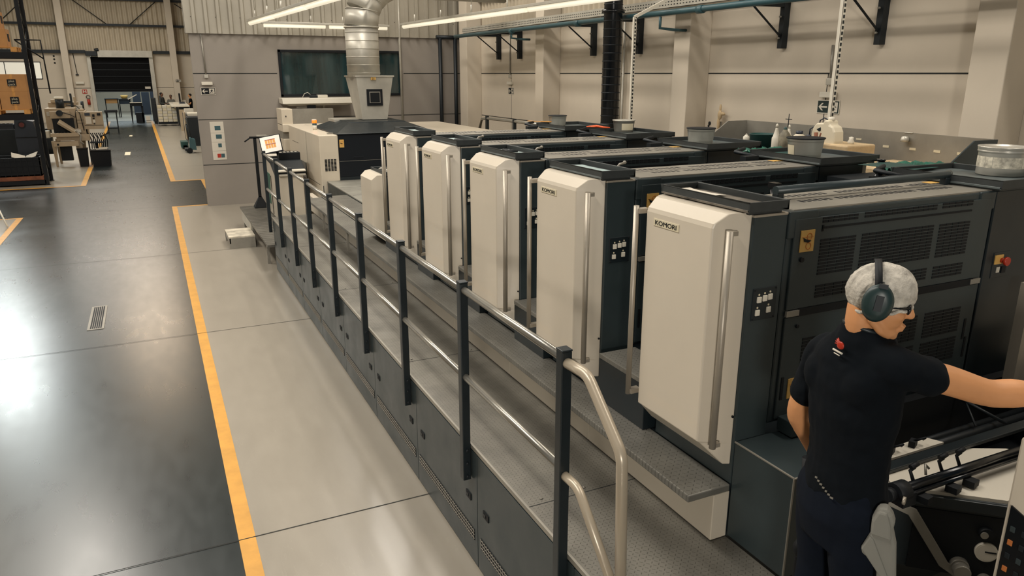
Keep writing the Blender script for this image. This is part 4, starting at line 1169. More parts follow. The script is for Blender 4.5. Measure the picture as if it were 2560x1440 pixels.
# black knob can behind the nearest unit
m = MB(); m.tube([(4.3, 3.40, 2.38), (4.3, 3.40, 2.46)], .03, 14); m.tube([(4.3, 3.40, 2.46), (4.3, 3.40, 2.55)], .024, 14); m.tube([(4.3, 3.40, 2.55), (4.3, 3.40, 2.56)], .028, 14)
solo(m, 'control_lever', [M_BLACKG], 'upright black lever behind the safety tube of the nearest unit', 'lever', (4.3, 3.4, 2.38))
m = MB(); m.box(4.05, 4.6, 3.12, 3.6, 2.30, 2.44, 0); m.box(4.0, 4.62, 3.15, 3.2, 2.44, 2.47, 1)
for k in range(5): m.box(4.08 + k * .1, 4.13 + k * .1, 3.22, 3.3, 2.44, 2.47, 1)
solo(m, 'ink_fountain', [M_DKSTEEL, M_BLACK], 'dark ink fountain mechanism behind the nearest unit', 'ink fountain', (4.3, 3.3, 2.3))
m = MB(); m.tube([(3.02, 3.03, 2.20), (3.02, 3.03, 2.50)], .02, 12, 0); m.box(3.0, 3.04, 3.0, 3.06, 2.50, 2.53)
solo(m, 'black_post', [M_BLACKG], 'short black upright post between the two nearest units', 'post', (3.02, 3.03, 2.2))

# ================================================================== STEEL WASH SINK WITH BOTTLES
o = thing('steel_sink', 'long stainless wash sink with angled end plates behind the units', 'sink', (5.8, 5.1, .87))
m = MB(); m.box(5.98, 6.0, 3.74, 6.52, 2.05, 2.60, 0); m.box(5.3, 6.0, 3.74, 6.9, 2.05, 2.07, 0); m.box(5.28, 5.3, 3.74, 6.9, 2.05, 2.20, 0)
for (y, x) in ((5.0, 5.979), (4.7, 5.979), (4.43, 5.979), (4.2, 5.979), (3.99, 5.979)): m.box(x - .002, x + .002, y - .03, y + .03, 2.50 if y > 4.9 else 2.455, 2.515 if y > 4.9 else 2.475, 1)
m.build('basin', [M_STEEL, M_LABELW], o)
for y, s in ((3.73, 1), (6.52, -1)):
    m = MB()
    m.prism([(6.0, y, 2.60), (5.72, y, 2.60), (5.42, y, 2.40), (5.28, y, 2.32), (5.28, y, 2.05), (6.0, y, 2.05)], (0, -.012, 0)); m.build('end_plate', [M_STEEL if s < 0 else M_GUN], o)
for (x, y) in ((5.35, 3.85), (5.9, 3.85), (5.35, 6.4), (5.9, 6.4)):
    m = MB(); m.box(x - .02, x + .02, y - .02, y + .02, .87, 2.05); m.build('leg', [M_STEEL], o)
m = MB(); m.tube([(5.98, 4.53, 2.60), (5.98, 4.45, 2.60)], .006, 8); m.lathe([(.034, 2.525), (.034, 2.545), (.026, 2.57), (.001, 2.575)], (5.94, 4.49, 0), 16); m.build('tap', [M_GALV], o)
m = MB(); m.box(5.32, 5.97, 3.78, 4.60, 2.08, 2.36, 0)
solo(m, 'tan_tray', [M_TAN], 'orange stained tan tray lying in the steel sink', 'tray', (5.6, 4.3, 2.1), bevel=.02)
m = MB(); m.box(5.40, 5.75, 4.62, 5.1, 2.075, 2.50, 0)
solo(m, 'tan_crate', [M_TAN], 'pale orange stained plastic crate beside the white jug', 'crate', (5.55, 4.85, 2.1), bevel=.015)
m = MB(); m.box(5.35, 5.95, 5.12, 6.45, 2.07, 2.36, 0)
solo(m, 'sink_shelf', [M_GUND], 'dark shelf under the bottles at the left of the sink', 'shelf', (5.6, 5.8, 2.07))
m = MB(); m.lathe([(.105, 2.36), (.125, 2.50), (.130, 2.505), (.130, 2.512), (.12, 2.512), (.11, 2.46), (.001, 2.45)], (5.6, 5.85, 0), 28)
solo(m, 'green_bucket', [M_TEALD], 'dark green bucket standing in the sink left of the bottles', 'bucket', (5.6, 5.85, 2.36))
def bottle(name, x, y, z, r, h, mt, label, neck=.35, cap=None, tubecol=None, grp=None):
    o = thing(name, label, 'bottle', (x, y, z), grp)
    hb = h * (1 - neck)
    m = MB(); m.lathe([(r * .9, z), (r, z + .01), (r, z + hb * .9), (r * .8, z + hb), (r * .35, z + hb + (h - hb) * .55), (r * .28, z + h * .94)], (x, y, 0), 20); m.build('body', [mt], o)
    m = MB()
    if cap is M_NAVY:
        m.tube([(x, y, z + h * .82), (x, y, z + h)], r * .55, 14)
    else: m.lathe([(r * .36, z + h * .86), (r * .3, z + h * .95), (r * .12, z + h)], (x, y, 0), 14)
    c = m.build('cap', [cap or mt], o)
    if tubecol:
        m = MB(); m.tube([(x, y, z + h), (x, y, z + h + .05), (x + .02, y - .03, z + h + .075), (x + .03, y - .09, z + h + .05)], .006, 8); m.build('spout', [tubecol], o)
    return o
bottle('spray_bottle', 5.5, 5.56, 2.36, .040, .27, M_WHITE, 'white squeeze bottle, leftmost of the bottles in the sink', .45)
bottle('spray_bottle', 5.62, 5.52, 2.36, .038, .26, M_WHITE, 'white squeeze bottle just behind the stained bottle', .45)
bottle('stained_bottle', 5.45, 5.40, 2.36, .055, .25, mat('grimy_plastic', (120, 114, 96), .6, var=.6, scale=14), 'grimy ink stained bottle with a rod in its neck', .25, M_TEALD)
solo(MB().tube([(5.5, 5.42, 2.6), (5.5, 5.42, 2.73)], .004, 6).tube([(5.5, 5.46, 2.68), (5.5, 5.38, 2.68)], .004, 6), 'thin_rod', [M_BLACK], 'thin crossed black rod standing among the bottles', 'rod', (5.5, 5.42, 2.6))
bottle('wash_bottle', 5.5, 5.27, 2.38, .058, .20, M_JUG, 'wide milky wash bottle with dark blue cap', .2, M_NAVY)
bottle('wash_bottle', 5.75, 5.27, 2.38, .05, .24, M_JUG, 'milky wash bottle with dark blue cap and bent spout, farther back', .3, M_NAVY, M_NAVY)
bottle('wash_bottle', 5.45, 5.10, 2.36, .045, .20, M_JUG, 'small milky wash bottle with bent dark spout beside the jug', .3, M_NAVY, M_NAVY)
bottle('white_bottle', 5.6, 6.08, 2.41, .032, .085, M_WHITE, 'tiny white bottle at the left of the green bucket', .3)
o = thing('plastic_jug', 'big milky white plastic jug with handle in the sink', 'jug', (5.5, 4.94, 2.40))
x, y, z = 5.5, 4.94, 2.40
m = MB()
out = [(-.13, 0), (.13, 0), (.135, .12), (.125, .20), (.10, .245), (.06, .26), (.05, .30), (.0, .30), (-.01, .275), (-.085, .27), (-.12, .23), (-.135, .17)]
m.prism([(x - .06, y - u, z + v) for u, v in out], (.12, 0, 0)); j = m.build('body', [M_JUG], o, .025)
m = MB(); m.prism([(x - .066, y - u, z + v) for u, v in [(-.075, .215), (-.03, .235), (-.025, .205), (-.045, .195)]], (.132, 0, 0)); m.build('handle_opening', [M_GUND], o, .004)
m = MB(); m.tube([(x, y - .025, z + .29), (x, y - .025, z + .325)], .028, 16); m.build('cap', [M_WHITE], o)
solo(MB().tube([(5.25, 4.83, 2.46), (5.27, 4.86, 2.60)], [.008, .018], 8).tube([(5.25, 4.83, 2.46), (5.24, 4.78, 2.60)], .007, 8), 'pliers', [M_WOODR], 'reddish handled pliers leaning against the white jug', 'pliers', (5.25, 4.83, 2.44))
m = MB(); m.lathe([(.025, 2.50), (.03, 2.52), (.018, 2.54), (.02, 2.56), (.001, 2.565)], (5.55, 4.72, 0), 14)
solo(m, 'white_funnel', [M_WHITE], 'small white funnel standing on the tan crate', 'funnel', (5.55, 4.72, 2.5))
# ================================================================== FLOOR DRAIN AND MARKS
o = thing('floor_drain', 'small steel slotted drain grate in the dark floor lane', 'drain grate', (-.95, 10.75, 0))
m = MB(); m.box(-1.045, -.855, 10.22, 11.30, .0, .006, 0)
m.build('frame', [M_STEEL], o)
m = MB()
for k in range(6): m.box(-1.014 + k * .023, -.998 + k * .023, 10.26, 11.26, .006, .0075)
m.build('slot', [M_BLACK], o)
for (x, y, w, l, lab) in ((-1.12, 43.2, .14, .9, 'small pale patch on the dark lane, farther one'), (-1.12, 33.2, .2, 1.3, 'small pale patch on the dark lane, nearer one')):
    solo(MB().box(x, x + w, y, y + l, .0055, .007), 'floor_patch', [M_LABELW], lab, 'floor patch', (x, y, .005))

# ================================================================== PALLET RACK
o = thing('pallet_rack', 'tall black pallet rack with slanting posts in the picture at left', 'rack', (-4.2, 25.7, 0))
for (x, y) in ((-2.93, 25.15), (-2.93, 26.15), (-6.6, 25.15), (-6.6, 26.15)):
    m = MB(); m.box(x - .05, x + .05, y - .05, y + .05, 0, 6.5); m.box(x - .075, x + .075, y - .075, y + .075, 0, .012)
    zz = .6
    while zz < 6.4:
        m.box(x + .05, x + .056, y - .01, y + .01, zz, zz + .03, 0); zz += .3
    m.build('post', [M_BLACK], o, .004)
for z in (1.84, 3.50):
    for y in (25.15, 26.15):
        m = MB(); m.box(-6.6, -2.95, y - .03, y + .03, z, z + .16); m.build('beam', [M_BLACK], o, .004)
for z in (.04,):
    m = MB(); m.box(-6.6, -2.95, 25.1, 26.2, z, z + .11); m.build('beam', [M_BLACK], o)
for x in (-2.93, -6.6):
    m = MB()
    for k in range(6): m.tube([(x, 25.15 if k % 2 else 26.15, .3 + k), (x, 26.15 if k % 2 else 25.15, 1.3 + k)], .012, 6)
    m.build('brace', [M_DKSTEEL], o)
m = MB()
m.tube([(-3.15, 25.3, 3.99), (-2.53, 25.3, 3.99), (-2.50, 25.3, 2.55)], .022, 6); m.tube([(-3.13, 25.3, 3.97), (-2.53, 25.3, 3.50)], .02, 6)
m.build('side_bracket', [M_BLACK], o)
def pallet(x0, x1, y0, y1, z, label):
    o = thing('wooden_pallet', label, 'pallet', ((x0 + x1) / 2, (y0 + y1) / 2, z))
    m = MB()
    for k in range(6):
        yy = y0 + (y1 - y0 - .1) * k / 5; m.box(x0, x1, yy, yy + .1, z + .11, z + .13)
    m.build('top_boards', [M_WOOD], o)
    for i in range(3):
        for j in range(3):
            m = MB(); xx = x0 + (x1 - x0 - .14) * i / 2; yy = y0 + (y1 - y0 - .14) * j / 2
            m.box(xx, xx + .14, yy, yy + .14, z, z + .11); m.build('block', [M_WOOD], o)
def carton(x0, x1, y0, y1, z0, z1, label, grp, logo=True, side=False, body='plus\npack'):
    o = thing('carton', label, 'carton', ((x0 + x1) / 2, (y0 + y1) / 2, z0), grp)
    m = MB(); m.box(x0, x1, y0, y1, z0, z1); m.build('box', [M_CARD], o, .006)
    xm = (x0 + x1) / 2
    m = MB(); m.box(xm - .03, xm + .03, y0 - .002, y0, z0, z1); m.box(xm - .03, xm + .03, y0, y1, z1, z1 + .002); m.build('tape', [M_WOOD], o)
    if logo:
        s = min(.19, (z1 - z0) * .48)
        m = MB(); zc = (z0 + z1) / 2; m.box(xm - s * .55, xm + s * .55, y0 - .005, y0 - .002, zc - s / 2, zc + s / 2); lg = m.build('logo_patch', [M_BLACK], o)
        text('logo_text', body, s * .46, (xm, y0 - .0055, zc), R_SOUTH, M_LABELW, lg)
        m = MB(); m.box(xm - s * .45, xm + s * .45, y0 - .003, y0, zc - s * .68, zc - s * .64); m.build('caption_line', [M_BLACK], o)
    if side:
        m = MB(); zc = z0 + .06
        m.box(x1 - .40, x1 - .24, y0 - .004, y0, zc - .008, zc + .008); m.prism([(x1 - .24, y0 - .004, zc + .03), (x1 - .18, y0 - .004, zc), (x1 - .24, y0 - .004, zc - .03)], (0, .003, 0)); m.build('arrow_mark', [M_BLACK], o)
        m = MB(); m.box(x1 + .0, x1 + .003, y0 + .2, y0 + .5, z0 + .15, z0 + .35); m.build('logo_patch', [M_BLACK], o)
    return o
g = 'cartons on the rack pallets'
pallet(-4.6, -3.06, 25.2, 26.1, 2.0, 'wooden pallet under the cartons with black logos')
xs = [(-4.42, -3.72), (-3.70, -3.02)]
carton(-4.42, -3.73, 25.22, 25.65, 2.13, 2.62, 'carton at the picture edge, lower of the pair on the rack', g, True)
carton(-3.71, -3.04, 25.22, 25.65, 2.13, 2.62, 'carton with black logo, lower one beside the rack post', g, True)
carton(-4.42, -3.73, 25.22, 25.65, 2.62, 3.08, 'carton at the picture edge, upper of the pair on the rack', g, True)
carton(-3.71, -3.04, 25.22, 25.65, 2.62, 3.08, 'carton with black logo, upper one beside the rack post', g, True)
carton(-3.6, -3.0, 25.68, 26.1, 2.13, 2.62, 'lower carton at the back, behind the logo cartons', g, False)
carton(-3.6, -3.0, 25.68, 26.1, 2.62, 3.06, 'upper carton at the back, behind the logo cartons', g, False)
pallet(-4.4, -3.12, 25.2, 26.1, 3.67, 'wooden pallet on the upper shelf of the rack')
carton(-4.0, -3.31, 25.22, 25.9, 3.80, 4.27, 'carton with arrow on the upper shelf, below another', g, False, True)
carton(-4.1, -3.40, 25.25, 25.9, 4.27, 4.72, 'topmost carton with arrow on the upper shelf', g, False, True)
m = MB(); m.box(-4.8, -2.99, 25.12, 26.1, .16, .27)
solo(m, 'wooden_board', [M_WOODR], 'worn reddish board under the black crate', 'board', (-3.9, 25.6, .16))
o = thing('plastic_crate', 'black ribbed plastic crate of scrap paper at the rack foot', 'crate', (-3.6, 25.6, .27))
m = MB()
x0, x1, y0, y1, z0, z1 = -4.25, -3.02, 25.16, 26.0, .28, .80
m.box(x0, x1, y0, y0 + .03, z0, z1); m.box(x0, x1, y1 - .03, y1, z0, z1); m.box(x0, x0 + .03, y0, y1, z0, z1); m.box(x1 - .03, x1, y0, y1, z0, z1); m.box(x0, x1, y0, y1, z0, z0 + .03)
for k in range(9): m.box(x0 + .05 + k * .14, x0 + .07 + k * .14, y0 - .015, y0, z0, z1)
for zz in (.40, .55, .70): m.box(x0, x1, y0 - .01, y0, zz, zz + .015)
m.build('shell', [M_BLACK], o)
for k, (x, y, r) in enumerate(((-3.55, 25.35, .3), (-3.25, 25.4, -.4))):
    m = MB(); m.obox((x, y, .82), (.35, .25, .012), R=Euler((.5, .35 * (1 - 2 * k), r)).to_matrix())
    solo(m, 'paper_sheet', [M_PAPER], ['larger white scrap sheet sticking out of the black crate', 'smaller white scrap sheet in the black crate'][k], 'sheet', (x, y, .8))

# ================================================================== MACHINES AT LEFT
o = thing('folding_machine', 'beige folding machine with slanted chute beyond the rack', 'machine', (-2.4, 30.3, 0))
m = MB(); m.box(-3.25, -2.35, 30.2, 31.3, 1.25, 1.95, 0); m.box(-3.1, -2.5, 30.05, 30.22, 1.62, 1.86, 0); m.box(-2.32, -2.05, 30.1, 31.0, 1.0, 1.84, 0); m.box(-3.0, -2.3, 29.9, 30.6, .88, 1.06, 0)
m.build('housing', [M_BEIGE], o, .01)
m = MB(); m.box(-3.05, -2.42, 30.04, 30.2, 1.06, 1.62); m.box(-2.95, -2.6, 30.0, 30.2, .2, .85); m.build('dark_opening', [M_BLACK], o)
m = MB(); m.obox((-2.62, 29.95, 1.34), (.62, .30, .08), R=Euler((.35, math.radians(38), .1)).to_matrix()); m.build('chute', [M_BEIGE], o, .01)
m = MB(); m.box(-3.15, -2.3, 29.8, 30.1, 1.02, 1.14, 0); m.box(-3.1, -2.35, 29.78, 30.0, .70, .86, 0); m.build('feed_table', [M_BEIGE], o, .008)
for (xa, xb, y) in ((-3.12, -3.08, 29.9), (-2.42, -2.30, 29.9), (-2.3, -2.26, 30.9), (-3.1, -3.05, 31)):
    m = MB(); m.prism([(xa - .05, y, .88), (xb + .05, y, .88), (xb + .01, y, 0), (xa - .01, y, 0)], (0, .08, 0)); m.build('leg', [M_BEIGE], o)
m = MB(); m.tube([(-2.78, 30.4, 1.95), (-2.78, 30.4, 2.25)], .13, 16); m.build('motor', [M_DKSTEEL], o)
m = MB(); m.tube([(-2.8, 30.1, 1.80), (-2.8, 29.95, 1.80)], .10, 14); m.build('side_motor', [M_DKSTEEL], o)
m = MB(); m.tube([(-2.78, 30.4, 2.25), (-2.78, 30.4, 2.33)], .14, 16); m.build('motor_cap', [M_WHITE], o)
m = MB(); m.tube([(-2.7, 30.0, 1.82), (-2.5, 30, 1.75), (-2.35, 30, 1.65), (-2.3, 30, 1.9), (-2.2, 30, 1.8), (-2.15, 30.1, 1.2)], .014, 6); m.tube([(-2.6, 30.4, 2.05), (-2.3, 30.4, 2.02), (-2.2, 30.4, 1.9)], .014, 6); m.build('cable', [M_BLACK], o)
m = MB(); m.box(-3.2, -2.3, 31.1, 31.5, 1.95, 2.12); m.box(-2.4, -2.35, 31, 31.4, 1.9, 2.3); m.build('back_bar', [M_BEIGE], o)
for k in range(6):
    m = MB(); m.tube([(-3.0 + k * .1, 29.88, 1.15), (-3.0 + k * .1, 30.1, 1.17)], .018, 8); m.build('roller', [M_DKSTEEL], o)
for (x, y, z, w, d_, h, mm) in ((-3.1, 31.0, 2.12, .3, .2, .10, M_BEIGE), (-2.75, 31.0, 2.10, .25, .15, .07, M_GUND), (-2.35, 30.9, 1.84, .2, .3, .18, M_GALV), (-2.25, 30.3, 1.84, .16, .3, .07, M_BEIGE), (-3.2, 30.18, 1.70, .12, .04, .14, M_GALV), (-2.45, 29.9, 1.14, .22, .2, .10, M_GALV), (-2.3, 29.9, .86, .3, .25, .22, M_BEIGE), (-3.0, 29.76, .74, .06, .03, .06, M_BLACK)):
    m = MB(); m.box(x, x + w, y, y + d_, z, z + h); m.build('fitting', [mm], o, .008)
m = MB(); m.tube([(-2.38, 29.85, 1.2), (-2.25, 29.8, 1.05), (-2.3, 29.82, .85), (-2.2, 29.8, .75)], .03, 8); m.build('linkage', [M_STEEL], o)
m = MB(); m.box(-2.50, -2.44, 31.0, 31.1, 1.95, 2.42); m.build('upright', [M_DKSTEEL], o)
m = MB(); m.tube([(-2.15, 31, 1.84), (-2.15, 31, 2.15)], .05, 10); m.build('upright', [M_DKSTEEL], o)
for z in (1.45, 1.55):
    m = MB(); m.box(-2.322, -2.05, 30.09, 30.1, z, z + .006); m.build('cover_seam', [M_DKSTEEL], o)
o = thing('control_box', 'beige control box with switches and notice beside the folding machine', 'control box', (-1.82, 30.1, 1.24))
m = MB(); m.box(-2.10, -1.53, 30.0, 30.35, 1.24, 1.82, 0); m.box(-2.10, -1.53, 29.99, 30.0, 1.365, 1.38, 1); m.build('case', [M_BEIGE, M_BLACK], o, .01)
m = MB(); m.box(-2.05, -1.88, 29.985, 30, 1.42, 1.66, 0); m.box(-2.06, -1.90, 29.985, 30, 1.70, 1.79, 1); m.box(-1.83, -1.76, 29.985, 30, 1.46, 1.56, 0); m.build('notice', [M_PAPER, M_NAVY], o)
m = MB(); m.box(-1.83, -1.76, 29.97, 30, 1.66, 1.74); m.box(-1.68, -1.58, 29.97, 30, 1.70, 1.78); m.box(-1.83, -1.77, 29.97, 30, 1.59, 1.62); m.box(-1.82, -1.78, 29.97, 30, 1.41, 1.44); m.build('switch', [M_BLACK], o)
m = MB(); m.box(-2.09, -2.055, 30.1, 30.3, 0, 1.24); m.build('leg', [M_DKSTEEL], o)
for (x0, x1, y0, y1, z0, z1, lab) in ((-2.42, -2.12, 29.6, 30.0, 0, .62, 'narrow black bin between the folding machine legs and box'), (-2.02, -1.42, 29.45, 30.0, 0, .55, 'wide low black bin standing on the yellow line')):
    m = MB(); m.loft([fr(x0 + .03, x1 - .03, y0 + .03, y1 - .03, z0), fr(x0, x1, y0, y1, z1 - .05), fr(x0 - .02, x1 + .02, y0 - .02, y1 + .02, z1)])
    solo(m, 'waste_bin', [M_BLACK], lab, 'bin', ((x0 + x1) / 2, (y0 + y1) / 2, 0))
m = MB()
random.seed(11)
for k in range(9):
    x = -2.0 + k * .06; m.tube([(x, 30.2 + .1 * (k % 3), .55), (x + .03, 30.2, .85 + .1 * (k % 2)), (x - .04, 30.1, 1.10)], .016, 6)
m.box(-2.03, -1.6, 30.1, 30.6, .75, .80); m.box(-1.9, -1.8, 30.3, 30.4, 0, .8); m.tube([(-1.7, 30.1, .95), (-1.45, 30.1, 1.08), (-1.38, 30.1, 1.16)], .02, 6)
solo(m, 'roller_unit', [M_DKSTEEL], 'dark roller mechanism above the wide black bin', 'machine', (-1.8, 30.3, .55))
solo(MB().obox((-1.7, 29.7, .58), (.35, .2, .03), .3).obox((-1.62, 29.8, .61), (.25, .15, .03), -.3), 'scrap_paper', [M_PAPER], 'scrap paper on top of the wide black bin', 'paper', (-1.7, 30.1, .55))
# dark machine behind the rack
o = thing('stitching_machine', 'dark navy machine with round red dial seen through the rack', 'machine', (-4.4, 31, 0))
m = MB(); m.prism([(-4.3, 30.8, .28), (-3.55, 30.8, .28), (-3.6, 30.8, 1.0), (-3.72, 30.8, 1.5), (-3.95, 30.8, 1.55), (-4.25, 30.8, 1.62), (-4.3, 30.8, 1.0)], (0, .7, 0)); m.build('body', [M_NAVY], o, .01)
m = MB(); m.box(-5.4, -4.3, 30.8, 31.3, 1.25, 1.42); m.box(-5.4, -4.3, 30.7, 30.8, 1.40, 1.46); m.build('bed', [M_NAVY], o)
m = MB(); m.tube([(-4.05, 30.8, 1.40), (-4.05, 30.76, 1.40)], .08, 18); m.build('dial', [M_DIAL], o)
m = MB(); m.tube([(-4.05, 30.8, 1.40), (-4.05, 30.78, 1.40)], .12, 18); m.build('dial_ring', [M_DKSTEEL], o)
for k in range(8):
    m = MB(); m.box(-5.3 + k * .12, -5.24 + k * .12, 30.66, 30.72, 1.46, 1.49); m.build('guide', [M_STEEL], o)
m = MB(); m.box(-4.28, -3.6, 30.78, 30.8, .96, .98); m.build('panel_seam', [M_BLACK], o)
m = MB(); m.box(-4.1, -3.8, 30.8, 31.1, 1.60, 1.78); m.tube([(-3.8, 31, 1.6), (-3.55, 31, 1.8)], .05, 8); m.build('head', [M_WHITE], o)
m = MB(); m.box(-5.2, -4.3, 31.0, 31.4, 0, .3); m.box(-4.5, -3.5, 30.7, 31.4, 0, .28); m.build('foot', [M_DKSTEEL], o)
m = MB(); m.box(-5.3, -3.3, 31.6, 31.9, .3, 1.2)
solo(m, 'grey_locker', [M_GUND], 'dark low locker behind the navy machine', 'locker', (-4.3, 31.7, .3))
for (x0, x1, lab) in ((-3.52, -3.22, 'white plastic device hanging beside the rack post'),):
    solo(MB().box(x0, x1, 30.4, 30.7, .95, 1.20), 'white_device', [M_WHITE], lab, 'device', (x0, 30.5, .95), bevel=.04)
# tall stool
o = thing('high_table', 'small black high table with thin legs standing in the lane', 'table', (-1.9, 46, 0))
m = MB(); m.box(-2.20, -1.60, 45.7, 46.3, 1.10, 1.22); m.build('top', [M_BLACK], o, .01)
for (x, y) in ((-2.14, 45.76), (-1.66, 45.76), (-2.14, 46.24), (-1.66, 46.24)):
    m = MB(); m.box(x - .02, x + .02, y - .02, y + .02, 0, 1.1); m.build('leg', [M_BLACK], o)
m = MB(); m.box(-2.14, -1.66, 45.75, 45.77, .25, .29); m.box(-2.14, -1.66, 46.23, 46.25, .25, .29); m.build('foot_bar', [M_BLACK], o)
# wall gear at the far wall
o = thing('fire_sign', 'small red and white fire sign beside the roller door', 'sign', (-3.75, YB - .01, 2.0))
m = MB(); m.box(-3.90, -3.62, YB - .02, YB, 1.80, 2.08, 0); m.build('board', [M_RED], o)
m = MB(); m.box(-3.86, -3.80, YB - .03, YB - .02, 1.84, 2.04); m.box(-3.72, -3.66, YB - .03, YB - .02, 1.84, 2.04); m.box(-3.8, -3.72, YB - .03, YB - .02, 1.92, 1.96); m.build('symbol', [M_PAPER], o)
o = thing('hose_reel', 'small red extinguisher with hose hanging by the roller door', 'extinguisher', (-3.5, YB - .1, 1.2))
m = MB(); m.tube([(-3.6, YB - .1, 1.1), (-3.6, YB - .1, 1.45)], .09, 12); m.build('cylinder', [M_RED], o)
m = MB(); m.tube([(-3.6 + .12 * math.cos(a), YB - .1, 1.6 + .1 * math.sin(a)) for a in [k * PI / 6 for k in range(12)]], .02, 6); m.build('hose', [M_BLACK], o)
o = thing('wall_lamp_unit', 'white box lamp on the far wall left of the roller door', 'lamp', (-3.95, YB - .1, 2.5))
m = MB(); m.box(-4.2, -3.7, YB - .15, YB, 2.42, 2.58); m.build('housing', [M_WHITE], o, .03)
m = MB(); m.box(-4.12, -3.95, YB - .1, YB, 2.98, 3.06); m.tube([(-4.03, YB - .05, 3.06), (-4.10, YB - .05, 4.35)], .02, 6); m.build('conduit', [M_DKSTEEL], o)
exit_sign((1.98, YB - .8, 2.62), R_SOUTH, .34, .17, 'tiny exit sign on the pale column right of the roller door', None, M_BLACK, (1.98, YB - .8, 2.62))
for k, z in enumerate((3.75, 3.98, 4.18)):
    m = MB(); m.tube([(-5.2, YB - .02, z - .0), (-5.2, YB + .0, z)], .06, 8)
    solo(m, 'wall_anchor', [M_JOINT], ['lowest dark anchor spot on the far wall', 'middle dark anchor spot on the far wall', 'topmost dark anchor spot on the far wall'][k], 'anchor', (-5.2, YB - .02, z))
# things beyond the door
o = thing('work_table', 'dark work table with tilted white board in the doorway', 'table', (-.8, 56, 0))
m = MB(); m.box(-1.15, -.42, 55.6, 56.2, 1.05, 1.24); m.build('top', [M_BLACK], o)
for x in (-1.12, -.48):
    m = MB(); m.prism([(x - .04, 55.7, 1.05), (x + .1, 55.7, 1.05), (x + .04, 55.7, 0), (x - .02, 55.7, 0)], (0, .05, 0)); m.build('leg', [M_BLACK], o)
m = MB(); m.box(-1.14, -.44, 55.5, 55.9, 1.24, 1.29); m.build('paper_stack', [M_PAPER], o)
m = MB(); m.obox((-.95, 56.1, 1.62), (.62, .3, .05), R=Euler((0, math.radians(-28), 0)).to_matrix()); m.build('tilted_board', [M_WHITE], o)
solo(MB().box(-.88, -.38, 55.7, 56.3, 0, .62), 'black_case', [M_BLACK], 'black case standing under the doorway work table', 'case', (-.6, 56, 0))
for i, (x, w, h) in enumerate(((-2.9, .9, 1.35), (-2.0, .8, 1.30))):
    o = thing('desk', ['brown fronted desk at the left of the doorway', 'low desk carrying a yellow basket in the doorway'][i], 'desk', (x + w / 2, 63, 0))
    m = MB(); m.box(x, x + w, 62.7, 63.4, h - .06, h); m.build('top', [M_DKSTEEL], o)
    m = MB(); m.box(x + .05, x + w - .05, 62.75, 62.8, h - .35, h - .06); m.build('front_panel', [M_CARD if i == 0 else M_NAVY], o)
    for xx in (x + .02, x + w - .08):
        m = MB(); m.box(xx, xx + .06, 62.72, 62.78, 0, h - .06); m.build('leg', [M_BLACK], o)
solo(MB().lathe([(.18, 1.32), (.25, 1.55), (.22, 1.56), (.16, 1.35)], (-1.6, 63, 0), 18), 'yellow_basket', [M_LABEL], 'round yellow basket on the doorway desk', 'basket', (-1.6, 63, 1.3))
for i in range(3): solo(MB().box(-1.1 + i * .62, -.55 + i * .62, 66, 66.6, 0, [1.95, 1.7, 1.85][i]), 'storage_rack', [M_NAVY, M_DKSTEEL][:1], ['dark rack behind the doorway work table', 'middle dark rack in the back room', 'right dark rack in the back room'][i], 'rack', (-.8 + i * .6, 66.3, 0))
solo(MB().box(-.32, -.05, 55.5, 56, .12, .40).box(-.3, .0, 55.5, 56, 0, .1), 'paper_bundle', [M_PAPER], 'low paper bundle beside the black case', 'paper stack', (-.2, 55.7, 0))
o = thing('cable_cart', 'dark narrow cart leaning at the right door post', 'cart', (.25, 54, 0))
m = MB(); m.box(.12, .40, 53.5, 54.2, .15, 1.6); m.build('frame', [M_DKSTEEL], o, .02)
m = MB(); m.tube([(.26, 53.45, .1), (.26, 53.55, .1)], .1, 10); m.build('wheel', [M_BLACK], o)

# pallet of paper bundles
o = thing('steel_pallet', 'black steel pallet frame carrying the paper bundles', 'pallet', (.95, 51.5, 0))
m = MB(); m.box(.38, 1.45, 51.0, 52.0, .12, .24); m.box(.30, .36, 51.0, 52.0, .12, 1.35); m.build('frame', [M_BLACK], o)
random.seed(5)
for c in range(4):
    nrow = [6, 6, 6, 5][c]
    for r in range(nrow):
        z = .25 + r * .165; x = .42 + c * .265
        m = MB(); m.box(x, x + .24, 51.02, 51.6, z, z + .15)
        for q in range(3): m.box(x - .002, x + .242, 51.015, 51.03, z + .035 * (q + 1), z + .035 * (q + 1) + .006)
        lab = '%s paper bundle of the %s column on the black pallet' % (['lowest', 'second lowest', 'third', 'fourth', 'fifth', 'topmost'][r if not (c == 3 and r == 4) else 5], ['leftmost', 'second', 'third', 'rightmost'][c])
        solo(m, 'paper_bundle', [M_LABELW if (r + c) % 2 else M_PAPER], lab, 'paper stack', (x, 51.3, z), 'paper bundles on the pallet', .01)
o = thing('work_counter', 'long pale topped counter piled with papers beside the partition', 'counter', (1.9, 50, 0))
m = MB(); m.box(1.15, 2.12, 48.5, 55.1, 1.22, 1.30); m.build('top', [M_WHITE], o)
m = MB(); m.box(1.55, 2.1, 48.7, 55.0, 0, 1.22); m.build('shelving', [M_DKSTEEL], o)
m = MB(); m.box(1.46, 1.80, 46.2, 46.6, 0, 1.15); m.build('end_panel', [M_BEIGE], o)
solo(MB().box(1.3, 1.6, 50, 50.5, 1.30, 1.42), 'paper_bundle', [M_PAPER], 'paper stack on the counter between the people', 'paper stack', (1.45, 50.2, 1.3))
solo(MB().box(1.7, 2.0, 51.5, 52, 1.30, 1.40), 'book_stack', [M_NAVY], 'dark flat stack on the counter', 'stack', (1.85, 51.7, 1.3))
o = thing('bindery_machine', 'dark bindery machine with stacked sheets beside the grey partition', 'machine', (1.75, 38, 0))
